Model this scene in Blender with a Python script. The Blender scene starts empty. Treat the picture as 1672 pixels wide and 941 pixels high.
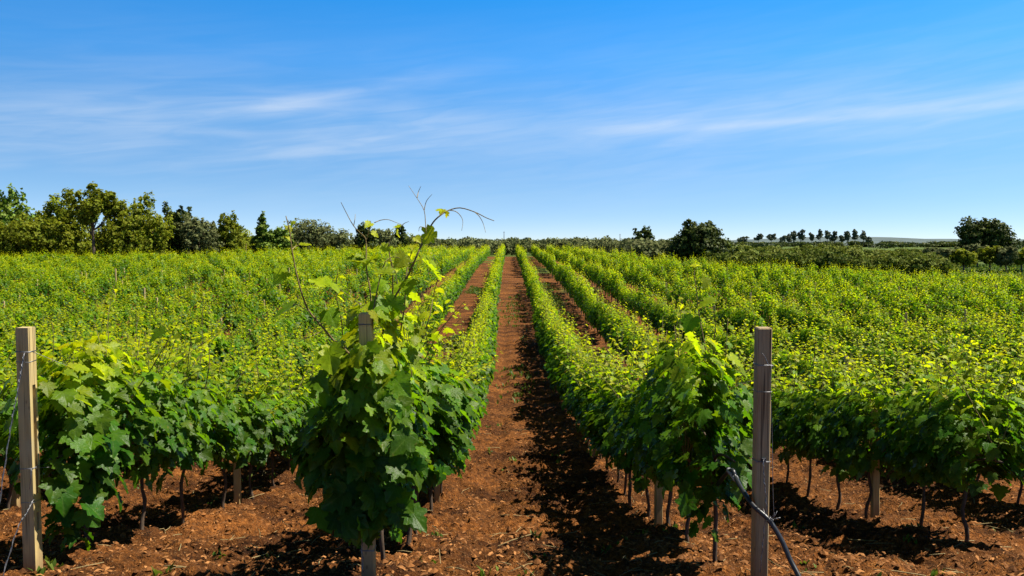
import bpy, math, random
import numpy as np
from mathutils import Vector

random.seed(7)
rng = np.random.default_rng(11)
scene = bpy.context.scene
COL = scene.collection
CAMZ = 2.2
F = 1300.0            # focal length in photograph pixels (1672 wide)
ROW_SLOPE = -0.0045   # the rows run very slightly anticlockwise of the view axis
SUN_EL = math.radians(58.0)
SUN_AZ = math.radians(86.0)   # clockwise from +Y (view direction); the sun stands over the +X side

# ----------------------------------------------------------------- tagging
def tag(o, label=None, cat=None, group=None, kind=None):
    if label: o['label'] = label
    if cat: o['category'] = cat
    if group: o['group'] = group
    if kind: o['kind'] = kind
    return o

def empty(name, loc=(0, 0, 0), rz=0.0):
    o = bpy.data.objects.new(name, None)
    o.empty_display_size = 0.1
    COL.objects.link(o)
    o.location = loc
    o.rotation_euler = (0, 0, rz)
    return o

def link_mesh(name, mesh, parent=None):
    o = bpy.data.objects.new(name, mesh)
    COL.objects.link(o)
    if parent is not None: o.parent = parent
    return o

def copy_tree(o, parent=None):
    c = o.copy()
    COL.objects.link(c)
    c.parent = parent
    for ch in o.children:
        copy_tree(ch, c)
    return c

ONES = ['', 'first', 'second', 'third', 'fourth', 'fifth', 'sixth', 'seventh', 'eighth', 'ninth', 'tenth', 'eleventh',
        'twelfth', 'thirteenth', 'fourteenth', 'fifteenth', 'sixteenth', 'seventeenth', 'eighteenth', 'nineteenth']
def ordinal(n):
    if n < 20: return ONES[n]
    tens = {2: 'twent', 3: 'thirt', 4: 'fort', 5: 'fift'}[n // 10]
    return tens + ('ieth' if n % 10 == 0 else 'y-' + ONES[n % 10])

# ----------------------------------------------------------------- mesh from arrays
def mesh_from(name, verts, faces, mat=None, smooth=True, attrs=None, uv=None):
    """verts (N,3); faces: list of arrays (M,k) of different k; attrs: {name: (N,)}; uv: (N,2) per vertex"""
    verts = np.asarray(verts, dtype=np.float32)
    if not isinstance(faces, list): faces = [faces]
    faces = [np.asarray(f, dtype=np.int32) for f in faces if len(f)]
    me = bpy.data.meshes.new(name)
    me.vertices.add(len(verts))
    me.vertices.foreach_set('co', verts.ravel())
    loops = np.concatenate([f.ravel() for f in faces])
    totals = np.concatenate([np.full(len(f), f.shape[1], dtype=np.int32) for f in faces])
    starts = np.concatenate([[0], np.cumsum(totals)[:-1]]).astype(np.int32)
    me.loops.add(len(loops))
    me.loops.foreach_set('vertex_index', loops)
    me.polygons.add(len(totals))
    me.polygons.foreach_set('loop_start', starts)
    me.polygons.foreach_set('loop_total', totals)
    me.polygons.foreach_set('use_smooth', np.full(len(totals), bool(smooth)))
    for k, v in (attrs or {}).items():
        a = me.attributes.new(k, 'FLOAT', 'POINT')
        a.data.foreach_set('value', np.asarray(v, dtype=np.float32))
    if uv is not None:
        l = me.uv_layers.new(name='UVMap')
        l.data.foreach_set('uv', np.asarray(uv, dtype=np.float32)[loops].ravel())
    me.update(calc_edges=True)
    me.validate()
    if mat: me.materials.append(mat)
    return me

class MB:
    """collects pieces into one mesh"""
    def __init__(s): s.v, s.f, s.a, s.n = [], {}, {}, 0
    def add(s, v, f, **attrs):
        v = np.asarray(v, dtype=np.float32).reshape(-1, 3)
        fl = f if isinstance(f, list) else [f]
        for x in fl:
            x = np.asarray(x, dtype=np.int32)
            if len(x): s.f.setdefault(x.shape[1], []).append(x + s.n)
        s.v.append(v)
        for k, val in attrs.items():
            s.a.setdefault(k, []).append(np.broadcast_to(np.asarray(val, dtype=np.float32), (len(v),)))
        s.n += len(v)
        return s
    def mesh(s, name, mat, smooth=True):
        return mesh_from(name, np.concatenate(s.v), [np.concatenate(x) for x in s.f.values()], mat, smooth,
                         {k: np.concatenate(x) for k, x in s.a.items()})
    def build(s, name, mat, parent=None, smooth=True):
        return link_mesh(name, s.mesh(name, mat, smooth), parent)

def tube(pts, radii, sides=6, cap=True):
    pts = np.asarray(pts, dtype=np.float64)
    n = len(pts)
    radii = np.broadcast_to(np.asarray(radii, dtype=np.float64), (n,))
    t = np.gradient(pts, axis=0)
    t /= np.linalg.norm(t, axis=1)[:, None] + 1e-9
    ref = np.array([1.0, 0, 0]) if abs(t[0][0]) < 0.8 else np.array([0, 1.0, 0])
    a = np.arange(sides) * 2 * math.pi / sides
    vs = []
    for i in range(n):
        u = ref - t[i] * np.dot(ref, t[i]); u /= np.linalg.norm(u) + 1e-9
        w = np.cross(t[i], u)
        ref = u
        vs.append(pts[i] + radii[i] * (np.cos(a)[:, None] * u + np.sin(a)[:, None] * w))
    v = np.concatenate(vs)
    fs = []
    for i in range(n - 1):
        for k in range(sides):
            k2 = (k + 1) % sides
            fs.append((i * sides + k, i * sides + k2, (i + 1) * sides + k2, (i + 1) * sides + k))
    out = [np.array(fs)]
    if cap:
        out.append(np.array([list(range(sides))[::-1], [(n - 1) * sides + k for k in range(sides)]]))
    return v, out

def smooth_path(ctrl, n=24):
    """Catmull-Rom through the control points"""
    c = np.asarray(ctrl, dtype=np.float64)
    c = np.vstack([2 * c[0] - c[1], c, 2 * c[-1] - c[-2]])
    seg = len(c) - 3
    out = []
    for q in np.linspace(0, seg - 1e-6, n):
        i = int(q); t = q - i
        p0, p1, p2, p3 = c[i:i + 4]
        out.append(0.5 * ((2 * p1) + (-p0 + p2) * t + (2 * p0 - 5 * p1 + 4 * p2 - p3) * t * t + (-p0 + 3 * p1 - 3 * p2 + p3) * t ** 3))
    return np.array(out)

def box(x0, x1, y0, y1, z0, z1):
    v = np.array([(x, y, z) for z in (z0, z1) for y in (y0, y1) for x in (x0, x1)])
    f = np.array([(0, 2, 3, 1), (4, 5, 7, 6), (0, 1, 5, 4), (2, 6, 7, 3), (0, 4, 6, 2), (1, 3, 7, 5)])
    return v, f

# ----------------------------------------------------------------- noise and terrain
def vnoise(x, y, seed=0):
    xi = np.floor(x).astype(np.int64); yi = np.floor(y).astype(np.int64)
    xf = x - xi; yf = y - yi
    def h(a, b):
        n = (a * 374761393 + b * 668265263 + seed * 974634777) & 0xFFFFFFFF
        n = ((n ^ (n >> 13)) * 1274126177) & 0xFFFFFFFF
        return ((n ^ (n >> 16)) & 0xFFFF) / 65535.0
    u = xf * xf * (3 - 2 * xf); w = yf * yf * (3 - 2 * yf)
    return (h(xi, yi) * (1 - u) + h(xi + 1, yi) * u) * (1 - w) + (h(xi, yi + 1) * (1 - u) + h(xi + 1, yi + 1) * u) * w * 1.0
def fbm(x, y, oct=4, seed=0):
    s = 0; a = 0.5; t = 0
    for o in range(oct):
        s = s + a * vnoise(x * 2 ** o + 17.3 * o, y * 2 ** o - 9.1 * o, seed + o); t += a; a *= 0.5
    return s / t - 0.5

_HY = [-3000, -60, -20, 0, 3, 5, 6, 7, 8.3, 10, 12, 16, 20, 26, 35, 50, 62, 80, 100, 135, 200, 400, 900, 4000]
_HH = [1.2, 1.2, 1.4, 1.6, 1.95, 2.22, 2.48, 2.73, 3.05, 3.38, 3.64, 4.04, 4.26, 4.36, 4.18, 3.6, 3.25, 2.8, 2.45, 2.1, 1.7, 0.4, 0.4, 0.4]
_ys = np.linspace(-100, 1000, 11001)
_hs = np.interp(_ys, _HY, _HH)
_k = np.exp(-0.5 * (np.arange(-30, 31) / 9.0) ** 2); _k /= _k.sum()
_hs = np.convolve(np.pad(_hs, 30, mode='edge'), _k, mode='valid')
def sstep(a, b, x):
    t = np.clip((x - a) / (b - a), 0, 1)
    return t * t * (3 - 2 * t)
def terrain(x, y):
    x = np.asarray(x, dtype=np.float64); y = np.asarray(y, dtype=np.float64)
    z = CAMZ - np.interp(y, _ys, _hs)
    cross = 0.036 * np.clip(x - 9, 0, 44) * sstep(14, 40, y) * (1 - 0.45 * sstep(85, 125, y))
    z = z - cross
    z = z + 0.25 * fbm(x * 0.05, y * 0.05, 2, 3) * sstep(20, 60, y)
    return z
def row_x(i, y):   # i: -1, -2.. rows on the -X side; 1, 2.. on the +X side
    x0 = -0.95 + 2.5 * (i + 1) if i < 0 else 1.55 + 2.5 * (i - 1)
    return x0 + ROW_SLOPE * (y - 5)
def ground_detail(x, y, cell):
    """clods, ruts and the low bank under every row"""
    fade = 1 - sstep(25, 60, y)
    xr = (x - ROW_SLOPE * (y - 5) - 0.3) / 2.5
    ph = xr - np.floor(xr)            # 0 in the middle of an alley, 0.5 on a row
    berm = 0.05 * np.exp(-((ph - 0.5) / 0.13) ** 2)
    ruts = -0.055 * (np.exp(-((ph - 0.2) / 0.07) ** 2) + np.exp(-((ph - 0.8) / 0.07) ** 2))
    ripple = 0.17 * fbm(x * 0.42, y * 1.8, 2, 31) * sstep(5, 9, y)
    far = 0.22 * fbm(x * 0.45, y * 0.95, 2, 35) * sstep(14, 30, y) * (1 - sstep(90, 135, y))
    d = berm + ruts + ripple
    d = d + 0.17 * fbm(x * 2.6, y * 3.4, 2, 5) * (cell < 0.3)
    c2 = fbm(x * 8.0, y * 9.0, 2, 9)
    d = d + 0.055 * np.abs(c2) * (cell < 0.12) * 2.6
    d = d + 0.065 * fbm(x * 19, y * 21, 2, 13) * (cell < 0.06)
    d = d + 0.022 * fbm(x * 45, y * 50, 1, 21) * (cell < 0.04)
    return d * fade + far
def ground_z(x, y): return terrain(x, y) + ground_detail(np.asarray(x, float), np.asarray(y, float), np.full(np.shape(x), 0.03))

def y_edge(x):   # far edge of the vineyard
    return np.interp(x, [-120, -60, -50, -36, -20, 10, 17, 25, 45, 120], [86, 86, 90, 108, 134, 134, 86, 73, 70, 66])

def P(px, py, Y):   # a point at distance Y seen at this place of the photograph (used to measure shoots, posts, trees)
    return np.array([(px - 836) * Y / F, Y, CAMZ - (py - 400) * Y / F])

# ----------------------------------------------------------------- materials
def new_mat(name):
    m = bpy.data.materials.new(name); m.use_nodes = True
    nt = m.node_tree; nt.nodes.clear()
    out = nt.nodes.new('ShaderNodeOutputMaterial')
    return m, nt, out
def N(nt, t, **kw):
    n = nt.nodes.new(t)
    for k, v in kw.items():
        if k.startswith('in_'):
            n.inputs[k[3:].replace('_', ' ')].default_value = v
        else: setattr(n, k, v)
    return n
def L(nt, a, b): nt.links.new(a, b)
def ramp(nt, stops, interp='LINEAR'):
    r = nt.nodes.new('ShaderNodeValToRGB'); r.color_ramp.interpolation = interp
    e = r.color_ramp.elements
    while len(e) > 1: e.remove(e[-1])
    e[0].position = stops[0][0]; e[0].color = (*stops[0][1], 1)
    for p, c in stops[1:]:
        x = e.new(p); x.color = (*c, 1)
    return r

def leaf_material(name, old, mid, young, t_old, t_mid, t_young, trans=0.5, rough=0.42, spec=0.4, veins=False, obj_var=0.0):
    m, nt, out = new_mat(name)
    at = N(nt, 'ShaderNodeAttribute', attribute_name='tint')
    rn = N(nt, 'ShaderNodeAttribute', attribute_name='rand')
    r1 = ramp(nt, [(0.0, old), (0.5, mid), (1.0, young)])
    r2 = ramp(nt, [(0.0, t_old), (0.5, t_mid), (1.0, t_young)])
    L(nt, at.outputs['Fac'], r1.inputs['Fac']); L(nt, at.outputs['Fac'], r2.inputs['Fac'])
    mr = N(nt, 'ShaderNodeMapRange'); mr.inputs['To Min'].default_value = 0.72; mr.inputs['To Max'].default_value = 1.25
    L(nt, rn.outputs['Fac'], mr.inputs['Value'])
    val = mr.outputs['Result']
    if obj_var > 0:
        oi = N(nt, 'ShaderNodeObjectInfo')
        m2 = N(nt, 'ShaderNodeMapRange'); m2.inputs['To Min'].default_value = 1 - obj_var; m2.inputs['To Max'].default_value = 1 + obj_var
        L(nt, oi.outputs['Random'], m2.inputs['Value'])
        mm = N(nt, 'ShaderNodeMath', operation='MULTIPLY'); L(nt, val, mm.inputs[0]); L(nt, m2.outputs['Result'], mm.inputs[1]); val = mm.outputs[0]
    h1 = N(nt, 'ShaderNodeHueSaturation'); h2 = N(nt, 'ShaderNodeHueSaturation')
    hr = N(nt, 'ShaderNodeMapRange'); hr.inputs['To Min'].default_value = 0.485; hr.inputs['To Max'].default_value = 0.515
    L(nt, rn.outputs['Fac'], hr.inputs['Value'])
    for h, r in ((h1, r1), (h2, r2)):
        L(nt, r.outputs['Color'], h.inputs['Color']); L(nt, val, h.inputs['Value']); L(nt, hr.outputs['Result'], h.inputs['Hue'])
    base = h1.outputs['Color']
    p = N(nt, 'ShaderNodeBsdfPrincipled')
    if veins:
        uv = N(nt, 'ShaderNodeUVMap', uv_map='UVMap')
        sx = N(nt, 'ShaderNodeSeparateXYZ'); L(nt, uv.outputs['UV'], sx.inputs[0])
        ab = N(nt, 'ShaderNodeMath', operation='ABSOLUTE'); L(nt, sx.outputs['X'], ab.inputs[0])
        at2 = N(nt, 'ShaderNodeMath', operation='ARCTAN2'); L(nt, ab.outputs[0], at2.inputs[0]); L(nt, sx.outputs['Y'], at2.inputs[1])
        fr = N(nt, 'ShaderNodeMath', operation='PINGPONG'); L(nt, at2.outputs[0], fr.inputs[0]); fr.inputs[1].default_value = 0.42
        st = N(nt, 'ShaderNodeMapRange'); L(nt, fr.outputs[0], st.inputs['Value'])
        st.inputs['From Min'].default_value = 0.0; st.inputs['From Max'].default_value = 0.07; st.inputs['To Min'].default_value = 0.22; st.inputs['To Max'].default_value = 0.0
        mx = N(nt, 'ShaderNodeMix', data_type='RGBA'); L(nt, st.outputs['Result'], mx.inputs['Factor'])
        L(nt, base, mx.inputs['A']); mx.inputs['B'].default_value = (0.24, 0.34, 0.08, 1)
        base = mx.outputs['Result']
        of = N(nt, 'ShaderNodeVectorMath', operation='SCALE'); of.inputs[0].default_value = (37, 19, 23); L(nt, rn.outputs['Fac'], of.inputs['Scale'])
        ou = N(nt, 'ShaderNodeVectorMath', operation='ADD'); L(nt, uv.outputs['UV'], ou.inputs[0]); L(nt, of.outputs[0], ou.inputs[1])
        bl = N(nt, 'ShaderNodeTexNoise'); bl.inputs['Scale'].default_value = 4.5; bl.inputs['Detail'].default_value = 4; L(nt, ou.outputs[0], bl.inputs['Vector'])
        b1 = ramp(nt, [(0.66, (0, 0, 0)), (0.74, (1, 1, 1))]); L(nt, bl.outputs['Fac'], b1.inputs['Fac'])
        b2 = N(nt, 'ShaderNodeMath', operation='MULTIPLY'); b2.inputs[1].default_value = 0.7; L(nt, b1.outputs['Color'], b2.inputs[0])
        mb_ = N(nt, 'ShaderNodeMix', data_type='RGBA'); L(nt, b2.outputs[0], mb_.inputs['Factor']); L(nt, base, mb_.inputs['A']); mb_.inputs['B'].default_value = (0.20, 0.15, 0.045, 1)
        v1 = ramp(nt, [(0.3, (0.72, 0.76, 0.8)), (0.62, (1.18, 1.12, 1.0))]); L(nt, bl.outputs['Fac'], v1.inputs['Fac'])
        mv = N(nt, 'ShaderNodeMix', data_type='RGBA', blend_type='MULTIPLY'); mv.inputs['Factor'].default_value = 1.0
        L(nt, mb_.outputs['Result'], mv.inputs['A']); L(nt, v1.outputs['Color'], mv.inputs['B'])
        base = mv.outputs['Result']
        nz = N(nt, 'ShaderNodeTexNoise'); nz.inputs['Scale'].default_value = 9.0; L(nt, uv.outputs['UV'], nz.inputs['Vector'])
        ad = N(nt, 'ShaderNodeMath', operation='SUBTRACT'); L(nt, nz.outputs['Fac'], ad.inputs[0]); L(nt, st.outputs['Result'], ad.inputs[1])
        bp = N(nt, 'ShaderNodeBump'); bp.inputs['Strength'].default_value = 0.35; bp.inputs['Distance'].default_value = 0.01
        L(nt, ad.outputs[0], bp.inputs['Height']); L(nt, bp.outputs['Normal'], p.inputs['Normal'])
    L(nt, base, p.inputs['Base Color'])
    p.inputs['Roughness'].default_value = rough; p.inputs['Specular IOR Level'].default_value = spec
    tr = N(nt, 'ShaderNodeBsdfTranslucent'); L(nt, h2.outputs['Color'], tr.inputs['Color'])
    ms = N(nt, 'ShaderNodeMixShader'); ms.inputs['Fac'].default_value = trans
    L(nt, p.outputs[0], ms.inputs[1]); L(nt, tr.outputs[0], ms.inputs[2]); L(nt, ms.outputs[0], out.inputs['Surface'])
    return m

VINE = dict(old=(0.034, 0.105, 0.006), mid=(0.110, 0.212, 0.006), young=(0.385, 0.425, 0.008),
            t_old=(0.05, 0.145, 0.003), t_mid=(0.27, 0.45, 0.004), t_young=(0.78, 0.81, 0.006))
M_LEAF = leaf_material('vine_leaf', veins=True, rough=0.42, spec=0.22, **VINE)
M_LEAF_MID = leaf_material('vine_leaf_plain', rough=0.45, spec=0.14, **VINE)
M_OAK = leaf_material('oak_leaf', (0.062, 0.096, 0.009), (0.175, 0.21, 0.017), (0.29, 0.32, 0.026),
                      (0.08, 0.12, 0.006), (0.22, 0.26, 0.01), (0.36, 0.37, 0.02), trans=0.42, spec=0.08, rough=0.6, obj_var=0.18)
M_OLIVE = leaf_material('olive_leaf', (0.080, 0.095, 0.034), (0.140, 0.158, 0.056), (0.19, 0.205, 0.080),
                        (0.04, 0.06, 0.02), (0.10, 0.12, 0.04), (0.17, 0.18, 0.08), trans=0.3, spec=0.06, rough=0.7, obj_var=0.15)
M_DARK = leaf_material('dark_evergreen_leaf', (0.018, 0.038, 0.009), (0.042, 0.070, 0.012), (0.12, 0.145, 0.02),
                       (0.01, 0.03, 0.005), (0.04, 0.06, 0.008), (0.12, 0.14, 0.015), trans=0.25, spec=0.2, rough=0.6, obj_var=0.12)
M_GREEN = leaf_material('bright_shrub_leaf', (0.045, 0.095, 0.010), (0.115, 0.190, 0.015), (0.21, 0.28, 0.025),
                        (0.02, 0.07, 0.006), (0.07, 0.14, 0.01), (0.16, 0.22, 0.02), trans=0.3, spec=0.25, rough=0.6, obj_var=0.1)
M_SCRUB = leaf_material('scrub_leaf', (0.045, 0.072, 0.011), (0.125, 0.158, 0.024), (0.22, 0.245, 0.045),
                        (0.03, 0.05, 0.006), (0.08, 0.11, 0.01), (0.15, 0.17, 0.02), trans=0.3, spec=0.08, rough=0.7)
M_PINE = leaf_material('pine_needles', (0.050, 0.072, 0.048), (0.10, 0.125, 0.080), (0.17, 0.19, 0.12),
                       (0.02, 0.03, 0.01), (0.04, 0.06, 0.02), (0.08, 0.09, 0.03), trans=0.2, spec=0.2, rough=0.7, obj_var=0.2)
M_GRASS = leaf_material('grass_blades', (0.035, 0.085, 0.010), (0.075, 0.14, 0.016), (0.17, 0.20, 0.03),
                        (0.05, 0.12, 0.01), (0.12, 0.2, 0.01), (0.2, 0.25, 0.02), trans=0.35, spec=0.25, rough=0.55)

def bark_material(name, dark, light, scale=14.0):
    m, nt, out = new_mat(name)
    tc = N(nt, 'ShaderNodeTexCoord')
    mp = N(nt, 'ShaderNodeMapping'); mp.inputs['Scale'].default_value = (scale, scale, scale * 0.22)
    L(nt, tc.outputs['Object'], mp.inputs['Vector'])
    nz = N(nt, 'ShaderNodeTexNoise'); nz.inputs['Scale'].default_value = 3.0; nz.inputs['Detail'].default_value = 6.0
    L(nt, mp.outputs[0], nz.inputs['Vector'])
    r = ramp(nt, [(0.3, dark), (0.7, light)]); L(nt, nz.outputs['Fac'], r.inputs['Fac'])
    p = N(nt, 'ShaderNodeBsdfPrincipled'); p.inputs['Roughness'].default_value = 0.9
    L(nt, r.outputs['Color'], p.inputs['Base Color'])
    bp = N(nt, 'ShaderNodeBump'); bp.inputs['Strength'].default_value = 0.8; bp.inputs['Distance'].default_value = 0.01
    L(nt, nz.outputs['Fac'], bp.inputs['Height']); L(nt, bp.outputs['Normal'], p.inputs['Normal'])
    L(nt, p.outputs[0], out.inputs['Surface'])
    return m
M_BARK = bark_material('vine_bark', (0.035, 0.022, 0.014), (0.12, 0.075, 0.045), 30)
M_CANE = bark_material('green_brown_cane', (0.10, 0.075, 0.025), (0.20, 0.14, 0.05), 40)
M_TENDRIL = bark_material('pale_tendril', (0.22, 0.17, 0.07), (0.34, 0.26, 0.12), 40)
M_TREEBARK = bark_material('tree_bark', (0.05, 0.036, 0.025), (0.20, 0.14, 0.10), 4)

def wood_material(name, dark, light, grey):
    m, nt, out = new_mat(name)
    tc = N(nt, 'ShaderNodeTexCoord')
    oi = N(nt, 'ShaderNodeObjectInfo')
    ad = N(nt, 'ShaderNodeVectorMath', operation='ADD'); L(nt, tc.outputs['Object'], ad.inputs[0])
    sc = N(nt, 'ShaderNodeVectorMath', operation='SCALE'); sc.inputs[0].default_value = (7, 5, 3); L(nt, oi.outputs['Random'], sc.inputs['Scale'])
    L(nt, sc.outputs[0], ad.inputs[1])
    mp = N(nt, 'ShaderNodeMapping'); mp.inputs['Scale'].default_value = (48, 48, 1.6); L(nt, ad.outputs[0], mp.inputs['Vector'])
    nz = N(nt, 'ShaderNodeTexNoise'); nz.inputs['Scale'].default_value = 1.6; nz.inputs['Detail'].default_value = 7.0; nz.inputs['Distortion'].default_value = 0.6
    L(nt, mp.outputs[0], nz.inputs['Vector'])
    r = ramp(nt, [(0.32, dark), (0.62, light)]); L(nt, nz.outputs['Fac'], r.inputs['Fac'])
    n2 = N(nt, 'ShaderNodeTexNoise'); n2.inputs['Scale'].default_value = 5.0; n2.inputs['Detail'].default_value = 4.0; L(nt, ad.outputs[0], n2.inputs['Vector'])
    r2 = ramp(nt, [(0.38, (0, 0, 0)), (0.66, (1, 1, 1))]); L(nt, n2.outputs['Fac'], r2.inputs['Fac'])
    mx = N(nt, 'ShaderNodeMix', data_type='RGBA'); L(nt, r2.outputs['Color'], mx.inputs['Factor']); L(nt, r.outputs['Color'], mx.inputs['A']); mx.inputs['B'].default_value = (*grey, 1)
    # knots and nail stains
    vo = N(nt, 'ShaderNodeTexVoronoi'); vo.inputs['Scale'].default_value = 9.0
    mp2 = N(nt, 'ShaderNodeMapping'); mp2.inputs['Scale'].default_value = (1.4, 1.4, 0.75); L(nt, ad.outputs[0], mp2.inputs['Vector']); L(nt, mp2.outputs[0], vo.inputs['Vector'])
    r3 = ramp(nt, [(0.05, (0.25, 0.25, 0.25)), (0.14, (1, 1, 1))]); L(nt, vo.outputs['Distance'], r3.inputs['Fac'])
    m2 = N(nt, 'ShaderNodeMix', data_type='RGBA', blend_type='MULTIPLY'); m2.inputs['Factor'].default_value = 0.8
    L(nt, mx.outputs['Result'], m2.inputs['A']); L(nt, r3.outputs['Color'], m2.inputs['B'])
    mp3 = N(nt, 'ShaderNodeMapping'); mp3.inputs['Scale'].default_value = (70, 70, 1.1); L(nt, ad.outputs[0], mp3.inputs['Vector'])
    n4 = N(nt, 'ShaderNodeTexNoise'); n4.inputs['Scale'].default_value = 1.0; n4.inputs['Detail'].default_value = 3.0; L(nt, mp3.outputs[0], n4.inputs['Vector'])
    r4 = ramp(nt, [(0.33, (0.22, 0.2, 0.18)), (0.41, (1, 1, 1))]); L(nt, n4.outputs['Fac'], r4.inputs['Fac'])
    m4 = N(nt, 'ShaderNodeMix', data_type='RGBA', blend_type='MULTIPLY'); m4.inputs['Factor'].default_value = 0.9
    L(nt, m2.outputs['Result'], m4.inputs['A']); L(nt, r4.outputs['Color'], m4.inputs['B'])
    sz = N(nt, 'ShaderNodeSeparateXYZ'); L(nt, tc.outputs['Object'], sz.inputs[0])
    hz = N(nt, 'ShaderNodeMath', operation='MULTIPLY_ADD'); hz.inputs[1].default_value = -0.6; L(nt, n2.outputs['Fac'], hz.inputs[0]); L(nt, sz.outputs['Z'], hz.inputs[2])
    sp = N(nt, 'ShaderNodeMapRange'); sp.inputs['From Min'].default_value = -0.25; sp.inputs['From Max'].default_value = 0.10; sp.inputs['To Min'].default_value = 0.75; sp.inputs['To Max'].default_value = 0.0
    L(nt, hz.outputs[0], sp.inputs['Value'])
    m5 = N(nt, 'ShaderNodeMix', data_type='RGBA'); L(nt, sp.outputs['Result'], m5.inputs['Factor']); L(nt, m4.outputs['Result'], m5.inputs['A']); m5.inputs['B'].default_value = (0.17, 0.075, 0.03, 1)
    p = N(nt, 'ShaderNodeBsdfPrincipled'); p.inputs['Roughness'].default_value = 0.85
    L(nt, m5.outputs['Result'], p.inputs['Base Color'])
    bp = N(nt, 'ShaderNodeBump'); bp.inputs['Strength'].default_value = 0.6; bp.inputs['Distance'].default_value = 0.004
    L(nt, nz.outputs['Fac'], bp.inputs['Height']); L(nt, bp.outputs['Normal'], p.inputs['Normal'])
    L(nt, p.outputs[0], out.inputs['Surface'])
    return m
M_POST = wood_material('post_wood', (0.33, 0.225, 0.085), (0.56, 0.42, 0.17), (0.44, 0.345, 0.165))
M_POST_DARK = wood_material('weathered_post_wood', (0.20, 0.130, 0.058), (0.37, 0.260, 0.125), (0.33, 0.255, 0.14))

def simple(name, col, rough, metal=0.0, spec=0.5):
    m, nt, out = new_mat(name)
    tc = N(nt, 'ShaderNodeTexCoord'); nz = N(nt, 'ShaderNodeTexNoise'); nz.inputs['Scale'].default_value = 60.0; L(nt, tc.outputs['Object'], nz.inputs['Vector'])
    r = ramp(nt, [(0.3, tuple(c * 0.6 for c in col)), (0.7, tuple(min(1, c * 1.3) for c in col))]); L(nt, nz.outputs['Fac'], r.inputs['Fac'])
    p = N(nt, 'ShaderNodeBsdfPrincipled'); L(nt, r.outputs['Color'], p.inputs['Base Color'])
    p.inputs['Roughness'].default_value = rough; p.inputs['Metallic'].default_value = metal; p.inputs['Specular IOR Level'].default_value = spec
    L(nt, p.outputs[0], out.inputs['Surface'])
    return m
M_WIRE = simple('galvanised_wire', (0.20, 0.20, 0.21), 0.5, 0.8)
M_HOSE = simple('black_polyethylene', (0.016, 0.017, 0.020), 0.38, 0.0, 0.5)
M_FITTING = simple('grey_fitting', (0.30, 0.30, 0.31), 0.5)
M_MAST = simple('dark_mast_metal', (0.06, 0.06, 0.07), 0.6, 0.3)

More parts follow.
